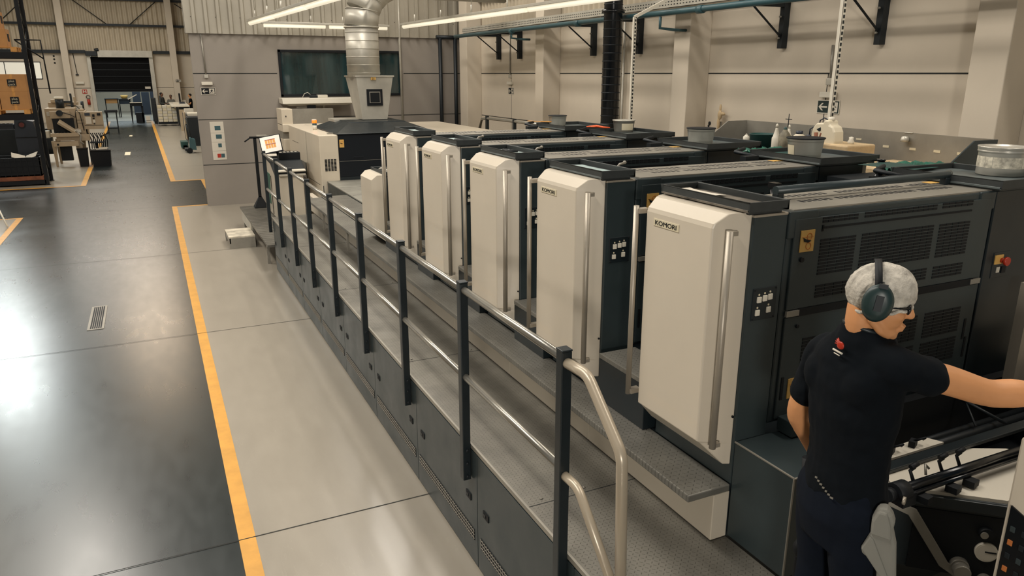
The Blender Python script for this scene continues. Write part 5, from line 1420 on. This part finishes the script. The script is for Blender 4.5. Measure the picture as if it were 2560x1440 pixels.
m = MB(); m.box(1.42, 2.2, 36.2, 41, 0, 1.25); m.build('frame', [M_DKSTEEL], o, .02)
m = MB(); m.box(1.36, 1.42, 37.5, 38.5, .2, 1.4); m.build('end_panel', [M_BEIGE], o)
m = MB(); m.box(1.52, 2.0, 37.4, 38.6, 1.25, 1.36); m.box(1.5, 1.9, 40.0, 40.6, 1.25, 1.45); m.box(1.6, 2.0, 38.8, 39.4, 1.25, 1.30); m.build('sheet_pile', [M_PAPER], o)
for k in range(5):
    m = MB(); m.tube([(1.44, 36.6 + k * .7, .2), (1.40, 36.6 + k * .7, .9)], .04, 8); m.build('roller', [M_BLACK], o)
o = thing('pallet_jack', 'teal pallet jack standing on the pale floor beside the partition', 'pallet jack', (1.35, 34, 0))
m = MB(); m.prism([(1.26, 32.9, .15), (1.52, 32.9, .12), (1.50, 32.9, .55), (1.30, 32.9, .62)], (0, .5, 0)); m.build('pump_body', [M_TEALP], o, .02)
for y in (33.2, 33.9):
    m = MB(); m.box(1.10, 1.24, y, y + 2.2, .08, .16); m.build('fork', [M_DKSTEEL], o)
m = MB(); m.box(1.02, 1.3, 34.9, 35.8, .06, .30); m.build('fork_frame', [M_TEALD], o)
m = MB(); m.tube([(1.26, 32.85, .11), (1.26, 32.99, .11)], .11, 16); m.build('wheel', [M_BLACK], o)
m = MB(); m.tube([(1.38, 33.1, .6), (1.30, 33.4, 1.2), (1.25, 33.5, 1.35)], .02, 8); m.build('tiller', [M_DKSTEEL], o)
# leg of something at the left picture edge
m = MB(); m.tube([(-2.98, 18.3, 0.02), (-3.15, 18.6, .45)], .018, 8)
solo(m, 'white_pole', [M_WHITE], 'thin white pole leaning at the left picture edge', 'pole', (-2.98, 18.3, 0))
# ================================================================== FEEDER AT THE NEAR END
o = thing('feeder_box', 'low dark steel box with bright edges beside the worker', 'machine box', (2.6, 2.27, D))
m = MB(); m.box(2.360, 2.80, 2.083, 2.462, .875, 1.392, 0); m.build('body', [M_GUN], o, .006)
m = MB(); m.box(2.358, 2.366, 2.080, 2.462, 1.386, 1.394); m.box(2.358, 2.80, 2.079, 2.087, 1.386, 1.394); m.box(2.356, 2.364, 2.079, 2.087, .88, 1.39); m.build('edge_strip', [M_STEEL], o, .002)
m = MB(); m.box(2.62, 2.86, 2.36, 2.46, 1.40, 1.475, 0); m.box(2.64, 2.86, 2.352, 2.362, 1.455, 1.475, 1); m.build('ledge', [M_GUN, M_STEEL], o, .004)
warn_label(2.76, 2.84, 2.355, 1.33, 1.43, o)
m = MB()
def frm(mb, x0, x1, y0, y1, z0, z1): mb.box(x0, x1, y0, y1, z0, z1)
o = thing('feeder_interior', 'dark open feeder mechanism below the vented doors of the nearest unit', 'feeder', (3.5, 2.3, .9))
m = MB(); m.box(2.82, 4.6, 2.40, 2.46, .9, 1.40); m.box(2.82, 4.6, 2.10, 2.46, .9, .95); m.box(4.55, 4.6, .9, 2.46, .9, 1.45); m.build('back_frame', [M_BLACK], o)
for (a, b, r) in (((2.9, 2.30, 1.20), (4.5, 2.32, 1.20), .018), ((2.9, 2.20, 1.24), (4.5, 2.22, 1.24), .022), ((2.9, 2.10, 1.28), (4.5, 2.12, 1.28), .012), ((3.98, 2.42, 1.36), (3.80, 2.2, 1.28), .006), ((3.9, 2.42, 1.36), (3.98, 2.15, 1.28), .010), ((3.0, 2.38, 1.12), (4.2, 2.38, 1.12), .014)):
    m = MB(); m.tube([a, b], r, 10); m.build('shaft', [M_DKSTEEL], o)
M_ORGKEY = mat('dull_orange_key', (176, 104, 52), .5)
m = MB(); m.box(2.9, 4.4, 2.03, 2.09, 1.305, 1.325, 0)
m.build('cross_bar', [M_GUND], o, .004)
for x in (2.98, 3.08, 3.24):
    m = MB(); m.obox((x, 2.16, 1.32), (.05, .03, .05), .4); m.tube([(x, 2.16, 1.34), (x + .03, 2.12, 1.37), (x + .06, 2.15, 1.34)], .006, 8)
    m.build('suction_head', [M_BLACK], o)
solo(MB().prism([(2.90, 2.12, 1.30), (3.42, 2.12, 1.30), (3.38, 2.20, 1.30), (2.92, 2.20, 1.30)], (0, 0, .012)), 'paper_sheet', [M_PAPER], 'strip of white paper behind the dark cross bar of the feeder', 'sheet', (3.1, 2.15, 1.3))
solo(MB().prism([(2.848, 1.956, 1.285), (3.19, 1.655, 1.285), (3.80, 1.70, 1.285), (3.66, 1.955, 1.285), (3.489, 2.04, 1.285), (2.90, 2.06, 1.285)], (0, 0, .016)), 'paper_pile', [M_PAPER], 'large white paper sheet on the feed table right of the worker', 'sheet', (3.2, 1.9, 1.285))
o = thing('feed_bar', 'black feed bar with small clamps lying over the white sheet', 'feed bar', (3.2, 1.84, 1.36))
m = MB(); m.tube([(2.74, 1.845, 1.372), (3.75, 1.837, 1.372)], .020, 14); m.tube([(2.74, 1.825, 1.350), (3.75, 1.817, 1.350)], .011, 10); m.build('bar', [M_BLACKG], o)
m = MB(); m.tube([(2.70, 1.85, 1.36), (2.77, 1.85, 1.36)], .045, 18); m.tube([(2.69, 1.85, 1.36), (2.66, 1.85, 1.36)], .03, 14); m.box(2.72, 2.80, 1.81, 1.90, 1.30, 1.36); m.build('end_collar', [M_BLACK], o)
m = MB(); m.tube([(2.695, 1.80, 1.355), (2.70, 1.79, 1.355)], .018, 10); m.build('collar_pin', [M_ALU], o)
for x in (2.83, 3.02, 3.14):
    m = MB(); m.obox((x + .01, 1.80, 1.325), (.05, .05, .03), .2); m.build('clamp_foot', [M_BLACK], o)
    m = MB(); m.tube([(x, 1.855, 1.38), (x - .005, 1.875, 1.425), (x + .015, 1.87, 1.44)], .008, 8); m.tube([(x - .012, 1.87, 1.445), (x + .03, 1.87, 1.455)], .012, 8)
    m.build('clamp', [M_BLACK], o)
m = MB(); m.tube([(2.93, 1.87, 1.38), (2.945, 1.89, 1.42), (2.96, 1.88, 1.40)], .006, 8); m.build('wire_clip', [M_STEEL], o)

# feeder side wall set at an angle
A = Vector((2.848, 1.954, 0)); Bv = Vector((3.184, 1.650, 0)); dv = (Bv - A).normalized(); nv = Vector((-dv.y, dv.x, 0)) * -1
if nv.dot(Vector((-1, -.8, 0))) < 0: nv = -nv
Rf = axes(dv, nv)
def on_face(u, z, d=0): return A + dv * u + nv * d + Vector((0, 0, z))
o = thing('feeder_side_frame', 'dark feeder side wall with gauge, dial and bent steel guard', 'feeder', (3.0, 1.8, .9))
m = MB()
m.prism([on_face(-.35, .9), on_face(1.0, .9), on_face(1.0, 1.285), on_face(-.35, 1.285)], nv * -.05)
m.build('wall', [M_GUND], o, .004)
m = MB(); m.prism([on_face(-.05, 1.235), on_face(1.0, 1.235), on_face(1.0, 1.286), on_face(-.05, 1.286)], nv * .02); m.build('top_strip', [M_GUND], o, .003)
m = MB(); m.prism([on_face(.10, .9), on_face(1.0, .9), on_face(1.0, 1.215), on_face(.10, 1.215)], nv * .004); m.build('recess_panel', [M_BLACK], o)
m = MB()
gp = [(-.12, 1.290, 1.255), (.085, 1.212, 1.172), (.245, .965, .945), (.31, .925, .900)]
edge_t = [on_face(-.12, 1.290, .02), on_face(.10, 1.214, .02), on_face(.262, .968, .02), on_face(.32, .932, .02)]
edge_b = [on_face(-.12, 1.252, .02), on_face(.070, 1.180, .02), on_face(.228, .945, .02), on_face(.30, .900, .02)]
for i in range(3): m.prism([edge_t[i], edge_t[i + 1], edge_b[i + 1], edge_b[i]], nv * .008)
m.build('bent_guard', [M_STEEL], o, .002)
m = MB(); m.tube([on_face(.39, 1.137, .004), on_face(.39, 1.137, .03)], .030, 20); m.build('dial', [M_BLACK], o)
m = MB(); m.tube([on_face(.38, 1.137, .03), on_face(.38, 1.137, .034)], .016, 16); m.build('dial_face', [M_STEEL], o)
m = MB(); m.tube([on_face(.405, 1.045, .004), on_face(.405, 1.045, .02)], .046, 28, 0); m.tube([on_face(.405, 1.045, .02), on_face(.405, 1.045, .0215)], .040, 28, 1); m.obox(on_face(.42, 1.05, .023), (.045, .006, .003), m=2, R=Rf)
m.build('gauge', [M_WHITE, M_PAPER, M_BLACK], o)
m = MB(); m.tube([on_face(.31, .955, .0), on_face(.31, .955, .03)], .040, 22); m.tube([on_face(.31, .955, .03), on_face(.31, .955, .045)], .034, 22); m.tube([on_face(.31, .955, .045), on_face(.31, .955, .075)], .036, 22); m.build('knob', [M_STEEL], o, .003)
m = MB(); m.tube([on_face(.42, .90, .0), on_face(.42, .90, .05)], .030, 20); m.build('knob', [M_STEEL], o, .003)
solo(MB().box(2.66, 2.69, 1.90, 1.93, 1.19, 1.25), 'orange_marker', [M_ORANGE], 'small orange marker behind the worker by the feeder', 'marker', (2.67, 1.9, 1.19))

o = thing('control_cabinet', 'white control cabinet with black keypad at the right picture edge', 'control cabinet', (2.6, .9, .87))
m = MB(); m.prism([(2.312, 1.2, .87), (2.312, 1.2, 2.02), (2.312, .6, 2.06), (2.312, .6, .87)], (.6, 0, 0)); m.build('body', [M_CREAM], o, .008)
m = MB(); m.prism([(2.306, 1.185, 1.25), (2.306, 1.185, 1.790), (2.306, .95, 1.70), (2.306, .95, 1.25)], (.01, 0, 0)); kp = m.build('keypad', [M_BLACKG], o, .002)
random.seed(9)
for r in range(9):
    for c in range(3):
        z = 1.715 - r * .048; yy = 1.165 - c * .035
        m = MB(); m.box(2.303, 2.307, yy - .008, yy + .008, z - .010, z + .010)
        m.build('key', [M_ORGKEY if (r, c) in ((1, 0), (3, 0), (5, 1), (5, 0)) else (M_GUN if (r + c) % 3 == 0 else M_DKSTEEL)], kp, .002)
# side plate of the feeder beyond the arm
solo(MB().box(4.20, 4.24, 2.28, 2.34, 1.38, 2.0).box(4.24, 4.6, 2.30, 2.34, 1.38, 1.66), 'side_plate', [M_ALU], 'thin bright edge plate beyond the outstretched arm', 'plate', (4.2, 2.3, 1.38))
m = MB(); m.tube([(2.248, 1.93, 1.60), (2.245, 1.91, 1.42), (2.24, 1.90, 1.2), (2.24, 1.9, .87)], .022, 12); m.ell((2.235, 1.88, 1.205), (.045, .045, .05))
solo(m, 'control_lever', [M_BLACK], 'black upright lever with round knob left of the worker legs', 'lever', (2.24, 1.9, .87))
# ================================================================== PEOPLE
def remesh(o, v, smooth=3):
    r = o.modifiers.new('remesh', 'REMESH'); r.mode = 'VOXEL'; r.voxel_size = v; r.use_smooth_shade = True
    if smooth:
        s = o.modifiers.new('smooth', 'SMOOTH'); s.iterations = smooth; s.factor = .5
def limb(m, pts, rs, n=16, sub=4, mi=0):
    P, R_ = [], []
    k = len(pts)
    for i in range(k - 1):
        p0 = Vector(pts[max(0, i - 1)]); p1 = Vector(pts[i]); p2 = Vector(pts[i + 1]); p3 = Vector(pts[min(k - 1, i + 2)])
        for j in range(sub):
            t = j / sub
            P.append(.5 * ((2 * p1) + (p2 - p0) * t + (2 * p0 - 5 * p1 + 4 * p2 - p3) * t * t + (3 * p1 - p0 - 3 * p2 + p3) * t ** 3))
            R_.append(rs[i] * (1 - t) + rs[i + 1] * t)
    P.append(Vector(pts[-1])); R_.append(rs[-1])
    m.tube(P, R_, n, mi)
    m.ell(P[0], (R_[0],) * 3, 12, 8, mi); m.ell(P[-1], (R_[-1],) * 3, 12, 8, mi)
def rings_loft(m, fr_, levels, n=24, mi=0):
    """levels: (up, half width, half depth, forward offset, left offset)"""
    rr = []
    for (u, a, b, fo, lo) in levels:
        rr.append([fr_(fo + b * math.cos(2 * PI * k / n), lo + a * math.sin(2 * PI * k / n), u) for k in range(n)])
    m.loft(rr, mi, True)
def hand(m, wrist, d, palm_n, thumb_side, curl=.5, s=1.0):
    """palm and five fingers; d points from wrist to fingers, palm_n out of the palm, thumb_side +1/-1 along side axis"""
    w = Vector(wrist); d = Vector(d).normalized(); pn = Vector(palm_n); pn = (pn - d * pn.dot(d)).normalized(); sd = d.cross(pn).normalized()
    R = Matrix((d, sd, pn)).transposed()
    m.ell(w + d * .045 * s, (.052 * s, .040 * s, .016 * s), 16, 10, 0, R)
    for i, (off, L, r) in enumerate(((.030, .068, .0085), (.010, .076, .009), (-.010, .070, .0085), (-.028, .056, .0075))):
        b = w + d * .085 * s + sd * (off * thumb_side * s)
        p = [b]; ang = 0; cur = b
        for seg, fr_ in enumerate((.45, .32, .23)):
            ang += curl * (.5 + .35 * seg) + .08 * i
            cur = cur + (d * math.cos(ang) + pn * math.sin(ang)) * (L * fr_ * s); p.append(cur)
        m.tube([w + d * .05 * s + sd * (off * thumb_side * s)] + p, [r * s * 1.05, r * s, r * s, r * s * .92, r * s * .8], 10)
        m.ell(p[-1], (r * s * .8,) * 3, 8, 6)
    b = w + d * .025 * s + sd * (.030 * thumb_side * s)
    p1 = b + (d * .6 + sd * thumb_side * .7 + pn * .25).normalized() * .035 * s
    p2 = p1 + (d * .85 + sd * thumb_side * .3 + pn * .4).normalized() * .03 * s
    m.tube([b, p1, p2], [.013 * s, .010 * s, .008 * s], 10); m.ell(p2, (.008 * s,) * 3, 8, 6)

# ---- the worker at the feeder
O = Vector((2.10, 1.63, D)); F = Vector((.985, -.17, 0)).normalized(); Lf = Vector((.17, .985, 0)).normalized(); U = Vector((0, 0, 1))
def fw(f, l, u): return O + F * f + Lf * l + U * u
worker = thing('person', 'person in black shirt, white hairnet and ear muffs reaching right on the platform', 'person', O)
Rs, Re, Rw = Vector((2.085, 1.465, 2.185)), Vector((2.355, 1.350, 2.100)), Vector((2.565, 1.245, 2.095))
Ls, Le, Lw = Vector((2.115, 1.80, 2.12)), Vector((2.105, 1.875, 1.86)), Vector((2.215, 1.865, 1.66))
Hc = Vector((2.078, 1.586, 2.390))
hf = Vector((.655, -.755, -.12)).normalized(); hl = Vector((.755, .655, 0)).normalized(); hu = hf.cross(hl).normalized()
if hu.z < 0: hu = -hu
RH = Matrix((hf, hl, hu)).transposed()
def H(f, l, u): return Hc + hf * f + hl * l + hu * u
# body: head, neck, arms and hands, upper chest in one surface
m = MB()
m.ell(H(.0, 0, .030), (.090, .074, .085), 24, 16, 0, RH)
m.ell(H(.034, 0, -.030), (.060, .060, .078), 20, 14, 0, RH)
m.ell(H(.046, 0, -.098), (.040, .040, .026), 16, 10, 0, RH)
m.ell(H(.066, 0, -.108), (.022, .022, .018), 14, 10, 0, RH)
m.ell(H(.082, 0, .030), (.018, .046, .014), 14, 8, 0, RH)
m.ell(H(.106, 0, -.032), (.015, .013, .013), 12, 8, 0, RH)
m.tube([H(.088, 0, .015), H(.100, 0, -.010), H(.108, 0, -.028)], [.009, .010, .012], 10)
m.ell(H(.094, 0, -.070), (.010, .020, .006), 12, 8, 0, RH); m.ell(H(.090, 0, -.084), (.010, .018, .006), 12, 8, 0, RH)
for s in (-1, 1):
    m.ell(H(.062, s * .036, -.030), (.026, .020, .024), 12, 8, 0, RH)
    m.ell(H(-.005, s * .078, -.015), (.018, .010, .030), 12, 8, 0, RH)
    m.tube([H(-.01, s * .055, -.05), H(.03, s * .045, -.09), H(.06, s * .018, -.108)], [.016, .015, .014], 10)
limb(m, [H(-.035, 0, -.03), H(-.03, 0, -.10), fw(-.01, 0, 1.345), fw(.0, 0, 1.25)], [.050, .047, .052, .08])
limb(m, [Rs, Rs.lerp(Re, .5) + Vector((0, 0, .006)), Re, Re.lerp(Rw, .35), Rw], [.052, .050, .045, .048, .030])
limb(m, [Ls, Ls.lerp(Le, .5), Le, Le.lerp(Lw, .35), Lw], [.054, .050, .043, .045, .028])
m.ell(Re + Vector((-.01, .0, -.022)), (.03, .02, .02)); m.ell(Le + Vector((-.02, .0, .0)), (.022, .022, .03))
hand(m, Rw, (Rw - Re), (-.1, .1, -1), 1, .35, 1.0)
hand(m, Lw, (Lw - Le), (0, -1, 0), -1, .7, 1.0)
body = m.build('body', [M_SKIN], worker, fix=False); remesh(body, .0055, 3)
# shirt
m = MB()
rings_loft(m, fw, [(.80, .172, .124, .0, 0), (.92, .158, .112, .0, 0), (1.02, .160, .112, -.005, 0), (1.12, .178, .120, -.01, .0), (1.22, .188, .122, -.012, .0), (1.30, .184, .116, -.010, .0), (1.35, .138, .096, -.008, 0), (1.39, .104, .090, -.010, -.012), (1.415, .078, .072, -.020, -.012), (1.434, .064, .062, -.028, -.016)])
limb(m, [fw(-.01, -.05, 1.30), fw(-.01, -.12, 1.33), Rs, Rs.lerp(Re, .16), Rs.lerp(Re, .30)], [.070, .068, .066, .064, .066])
limb(m, [fw(-.01, .05, 1.28), Ls + Vector((0, -.04, .02)), Ls, Ls.lerp(Le, .4), Ls.lerp(Le, .62)], [.070, .070, .066, .062, .063])
limb(m, [fw(-.01, 0, 1.30), fw(-.012, 0, 1.375)], [.078, .066])
m.ell(fw(-.06, -.09, 1.24), (.07, .08, .09)); m.ell(fw(-.06, .09, 1.22), (.07, .08, .09))
shirt = m.build('shirt', [M_SHIRT], worker, fix=False); remesh(shirt, .008, 4)
dsp = shirt.modifiers.new('folds', 'DISPLACE'); tx = bpy.data.textures.new('folds', 'CLOUDS'); tx.noise_scale = .10; dsp.texture = tx; dsp.strength = .018; dsp.mid_level = .5
m = MB()
cc = fw(-.022, -.014, 1.419)
pts = [cc + F * (.060 * math.cos(a)) + Lf * (.062 * math.sin(a)) + U * (-.018 * math.cos(a)) for a in [k * 2 * PI / 24 for k in range(25)]]
m.tube(pts, .009, 8); m.build('collar', [M_GUND], shirt)
# mark on the upper back: red hand shape over pale lettering
bc = fw(-.124, -.030, 1.372); Rb = axes(F * 0 - Lf * -1 * -1, -F + U * .22)
def bk(u, v, d=0): return bc + (-Lf) * u + (U * .975 + F * .22 * 1) * v + (-F) * d
m = MB()
m.ell(bk(.004, .0), (.005, .015, .014), 12, 8)
for k, (a, L) in enumerate(((-.9, .020), (-.55, .026), (-.15, .028), (.25, .026))):
    m.tube([bk(0, .004), bk(-.018 * math.cos(a) - .004, .004 - math.sin(a) * .02)], [.0035, .0022], 6)
m.build('red_hand_mark', [M_RED], shirt)
m = MB()
for v, w in ((-.022, .044), (-.032, .026)):
    m.tube([bk(-w / 2, v), bk(w / 2, v - .001)], .0034 if v > -.03 else .002, 6)
m.build('white_lettering', [M_PAPER], shirt)
# trousers
m = MB()
rings_loft(m, fw, [(.60, .155, .10, -.01, 0), (.72, .172, .120, -.015, 0), (.80, .170, .115, -.01, 0), (.88, .155, .105, 0, 0)])
for s in (-1, 1):
    limb(m, [fw(-.01, s * .085, .76), fw(.0, s * .09, .60), fw(.01, s * .095, .43), fw(.0, s * .10, .25), fw(-.01, s * .10, .09)], [.100, .092, .074, .068, .066])
tr = m.build('trousers', [M_TROUS], worker, fix=False); remesh(tr, .010, 3)
m = MB(); pts = [fw(.108 * math.cos(a) - .006, .158 * math.sin(a), .81) for a in [k * 2 * PI / 32 for k in range(33)]]
m.tube(pts, .008, 6); blt = m.build('belt', [M_BLACK], worker)
m = MB()
random.seed(4)
for k in range(7):
    a = PI + .05 + k * .07
    m.obox(fw(.128 * math.cos(a) - .004, .176 * math.sin(a), .868 - k * .007), (.003, .007 + .005 * random.random(), .006), rz=.2)
m.build('belt_lettering', [M_STEEL], blt)
for s in (-1, 1):
    m = MB(); m.ell(fw(.05, s * .10, .045), (.14, .05, .045), 16, 10, 0, axes(F, U)); m.box(*[v for v in (0, .001, 0, .001, 0, .001)]) if False else None
    sh = m.build('shoe', [M_BLACK], worker)
# hairnet
m = MB()
RN = RH @ Matrix.Rotation(math.radians(-15), 3, 'Y')
n_, k_ = 40, 22
rings = []
rnd = random.Random(2)
for i in range(1, k_):
    t = PI * i / k_
    ring_ = []
    for j in range(n_):
        a = 2 * PI * j / n_
        w = 1 + .022 * math.sin(7 * a + 3 * t) * math.sin(t) + .03 * (rnd.random() - .5)
        r = (.106 * w, .087 * w, .092 * w)
        z_ = -r[2] * math.cos(t)
        if z_ < -.056: z_ = -.056 - (abs(z_) - .056) * .22
        ring_.append(H(.004, 0, .032) + RN @ Vector((r[0] * math.sin(t) * math.cos(a), r[1] * math.sin(t) * math.sin(a), z_)))
    rings.append(ring_)
m.loft(rings, 0, True)
rim = []
for j in range(61):
    a = 2 * PI * j / 60
    rim.append(H(.004, 0, .032) + RN @ Vector((.087 * math.cos(a), .079 * math.sin(a), -.056 + .003 * math.sin(11 * a))))
m.tube(rim, .006, 8)
net = m.build('hairnet', [M_NETM], worker)
# ear muffs
o = net
for s in (1, -1):
    m = MB()
    m.lathe([(.001, .0), (.036, .0), (.045, .010), (.046, .024), (.038, .034), (.024, .039), (.001, .040)], H(-.006, s * .080, .014), 28, 0, RH @ Matrix.Rotation(-s * PI / 2, 3, 'X') @ Matrix.Diagonal((1, 1.36, 1)))
    mu = m.build('ear_muff', [M_MUFF], worker)
m = MB()
RB = RH @ Matrix.Rotation(math.radians(-12), 3, 'Y')
bandp = []
for k in range(33):
    a = PI * k / 32
    bandp.append(H(-.006, 0, .02) + RB @ Vector((0, .106 * math.cos(a), .108 * math.sin(a) ** .8)))
vs = []
for p in bandp:
    for off, dd in ((-.011, 0), (.011, 0), (.011, .004), (-.011, .004)):
        rad = (p - H(-.004, 0, 0)).normalized()
        vs.append(p + RB @ Vector((off, 0, 0)) + rad * dd)
m.loft([vs[4 * i:4 * i + 4] for i in range(33)], 0, True)
m.build('headband', [M_BLACK], mu)
m = MB(); m.obox(H(-.004, -.122, .018), (.022, .004, .05), R=RH); m.obox(H(-.004, -.116, .074), (.026, .008, .014), R=RH); m.build('muff_badge', [M_DKSTEEL], mu)
# glasses
m = MB()
for s in (-1, 1):
    m.ell(H(.092, s * .034, -.002), (.008, .026, .019), 14, 8, 0, RH)
    m.tube([H(.088, s * .056, .004), H(.05, s * .072, .003), H(.0, s * .080, .0)], .004, 6)
m.tube([H(.101, -.01, .002), H(.101, .01, .002)], .003, 6)
m.build('safety_glasses', [M_BLACKG], worker)
# cloth hanging from the pocket
pts = [(2.034, 1.436, 1.707), (2.050, 1.414, 1.712), (2.060, 1.400, 1.69), (2.065, 1.392, 1.666), (2.064, 1.394, 1.635), (2.073, 1.38, 1.579), (2.086, 1.363, 1.40), (2.051, 1.412, 1.40), (2.044, 1.422, 1.499), (2.015, 1.462, 1.521), (2.013, 1.464, 1.545), (2.026, 1.447, 1.606), (2.025, 1.448, 1.66)]
m = MB(); m.prism(pts, Vector((.81, .58, 0)) * .05)
cl = m.build('hanging_cloth', [M_CLOTH], None, .012, pts[0]); tag(cl, 'grey cloth hanging from the right pocket of the worker', 'cloth')
m = MB(); m.prism([Vector(p) - Vector((.81, .58, 0)) * .008 for p in ((2.026, 1.447, 1.606), (2.064, 1.394, 1.60), (2.060, 1.400, 1.65), (2.05, 1.414, 1.70), (2.034, 1.436, 1.70), (2.025, 1.448, 1.66))], Vector((.81, .58, 0)) * .02)
m.build('upper_fold', [M_CLOTH], cl, .008)
m = MB(); m.prism([Vector(p) - Vector((.81, .58, 0)) * .006 for p in ((2.026, 1.447, 1.600), (2.034, 1.437, 1.59), (2.082, 1.368, 1.41), (2.078, 1.372, 1.402), (2.013, 1.464, 1.545))], Vector((.81, .58, 0)) * .014)
m.build('lower_fold', [M_CLOTH], cl, .006)

# ---- people far away
def far_person(x, y, head_z, ang, label, top, skin, hair, arms=1, glasses=False, hood=None):
    z0 = 0.0; s = head_z / 1.76
    Fp = Vector((math.cos(ang), math.sin(ang), 0)); Lp = Vector((-math.sin(ang), math.cos(ang), 0))
    Op = Vector((x, y, 0))
    def g(f, l, u): return Op + (Fp * f + Lp * l + U * u) * s
    o = thing('person', label, 'person', Op)
    m = MB()
    m.ell(g(.02, 0, 1.66), (.095 * s, .075 * s, .115 * s), 14, 10, 0, axes(Fp, U)); m.ell(g(.115, 0, 1.64), (.02, .015, .02), 8, 6)
    limb(m, [g(0, 0, 1.6), g(-.01, 0, 1.45)], [.055 * s, .06 * s], 10, 2)
    for q in (-1, 1):
        e = g(.02, q * .24, 1.14); w = g(.24, q * .14, 1.10) if arms else g(.2, -q * .1, 1.2)
        limb(m, [g(-.01, q * .19, 1.42), e, w], [.05 * s, .042 * s, .03 * s], 10, 3)
        hand(m, w, (w - e), (0, 0, -1), -q, .4, s)
    b = m.build('body', [skin], o, fix=False); remesh(b, .012, 1)
    m = MB()
    rings_loft(m, g, [(.86, .17, .11, 0, 0), (1.0, .16, .11, 0, 0), (1.2, .185, .12, -.01, 0), (1.38, .19, .11, -.01, 0), (1.48, .08, .07, -.01, 0)], 16)
    for q in (-1, 1):
        e = g(.02, q * .24, 1.14); w = g(.24, q * .14, 1.10) if arms else g(.2, -q * .1, 1.2)
        pts = [g(-.01, q * .17, 1.42), g(0, q * .22, 1.28)] + ([e, e.lerp(w, .8)] if hood is not None else [])
        limb(m, pts, [.07 * s, .062 * s] + ([.06 * s, .05 * s] if hood is not None else []), 10, 3)
    if hood: limb(m, [g(-.06, 0, 1.42), g(-.08, 0, 1.52)], [.09 * s, .09 * s], 10, 2)
    c = m.build('shirt', [top], o, fix=False); remesh(c, .015, 2)
    m = MB(); rings_loft(m, g, [(.62, .16, .10, 0, 0), (.76, .175, .115, 0, 0), (.88, .16, .105, 0, 0)], 16)
    for q in (-1, 1): limb(m, [g(0, q * .09, .78), g(.01, q * .09, .45), g(0, q * .1, .08)], [.10 * s, .075 * s, .065 * s], 10, 3)
    c = m.build('trousers', [M_TROUS], o, fix=False); remesh(c, .018, 1)
    m = MB()
    for q in (-1, 1): m.ell(g(.05, q * .1, .05), (.13 * s, .05 * s, .05 * s), 10, 6, 0, axes(Fp, U))
    m.build('shoe_pair', [M_BLACK], o)
    m = MB(); m.ell(g(-.01, 0, 1.70), (.10 * s, .085 * s, .09 * s), 14, 10, 0, axes(Fp, U)); m.build('hair', [hair], o)
    if glasses:
        m = MB()
        for q in (-1, 1): m.ell(g(.115, q * .035, 1.67), (.01, .03, .02), 8, 6)
        m.build('glasses', [M_BLACKG], o)
    return o
SK2 = mat('darker_skin', (120, 82, 60), .6)
far_person(.80, 56.1, 1.86, -.5, 'person in dark hooded top standing left behind the paper bundles', M_GREYCL, SK2, M_HAIR, 1, False, True)
far_person(1.34, 55.7, 1.72, -1.9, 'person in grey top leaning back behind the paper bundles', mat('grey_top', (96, 94, 86), .9), SK2, M_HAIR, 0, True, False)
far_person(2.52, 55.5, 1.78, PI * .98, 'person in black t-shirt reading papers at the counter', M_SHIRT, M_SKIN, M_HAIR, 1, False, None)
solo(MB().obox((2.08, 55.2, 1.30), (.25, .2, .22), .2), 'paper_bundle', [M_PAPER], 'white papers held by the person in the black t-shirt', 'paper stack', (2.08, 55.2, 1.2))
solo(MB().obox((1.85, 54.8, 1.57), (.04, .3, .55), .2), 'dark_screen', [M_BLACK], 'thin dark screen standing before the person in the t-shirt', 'screen', (1.85, 55, 1.3))
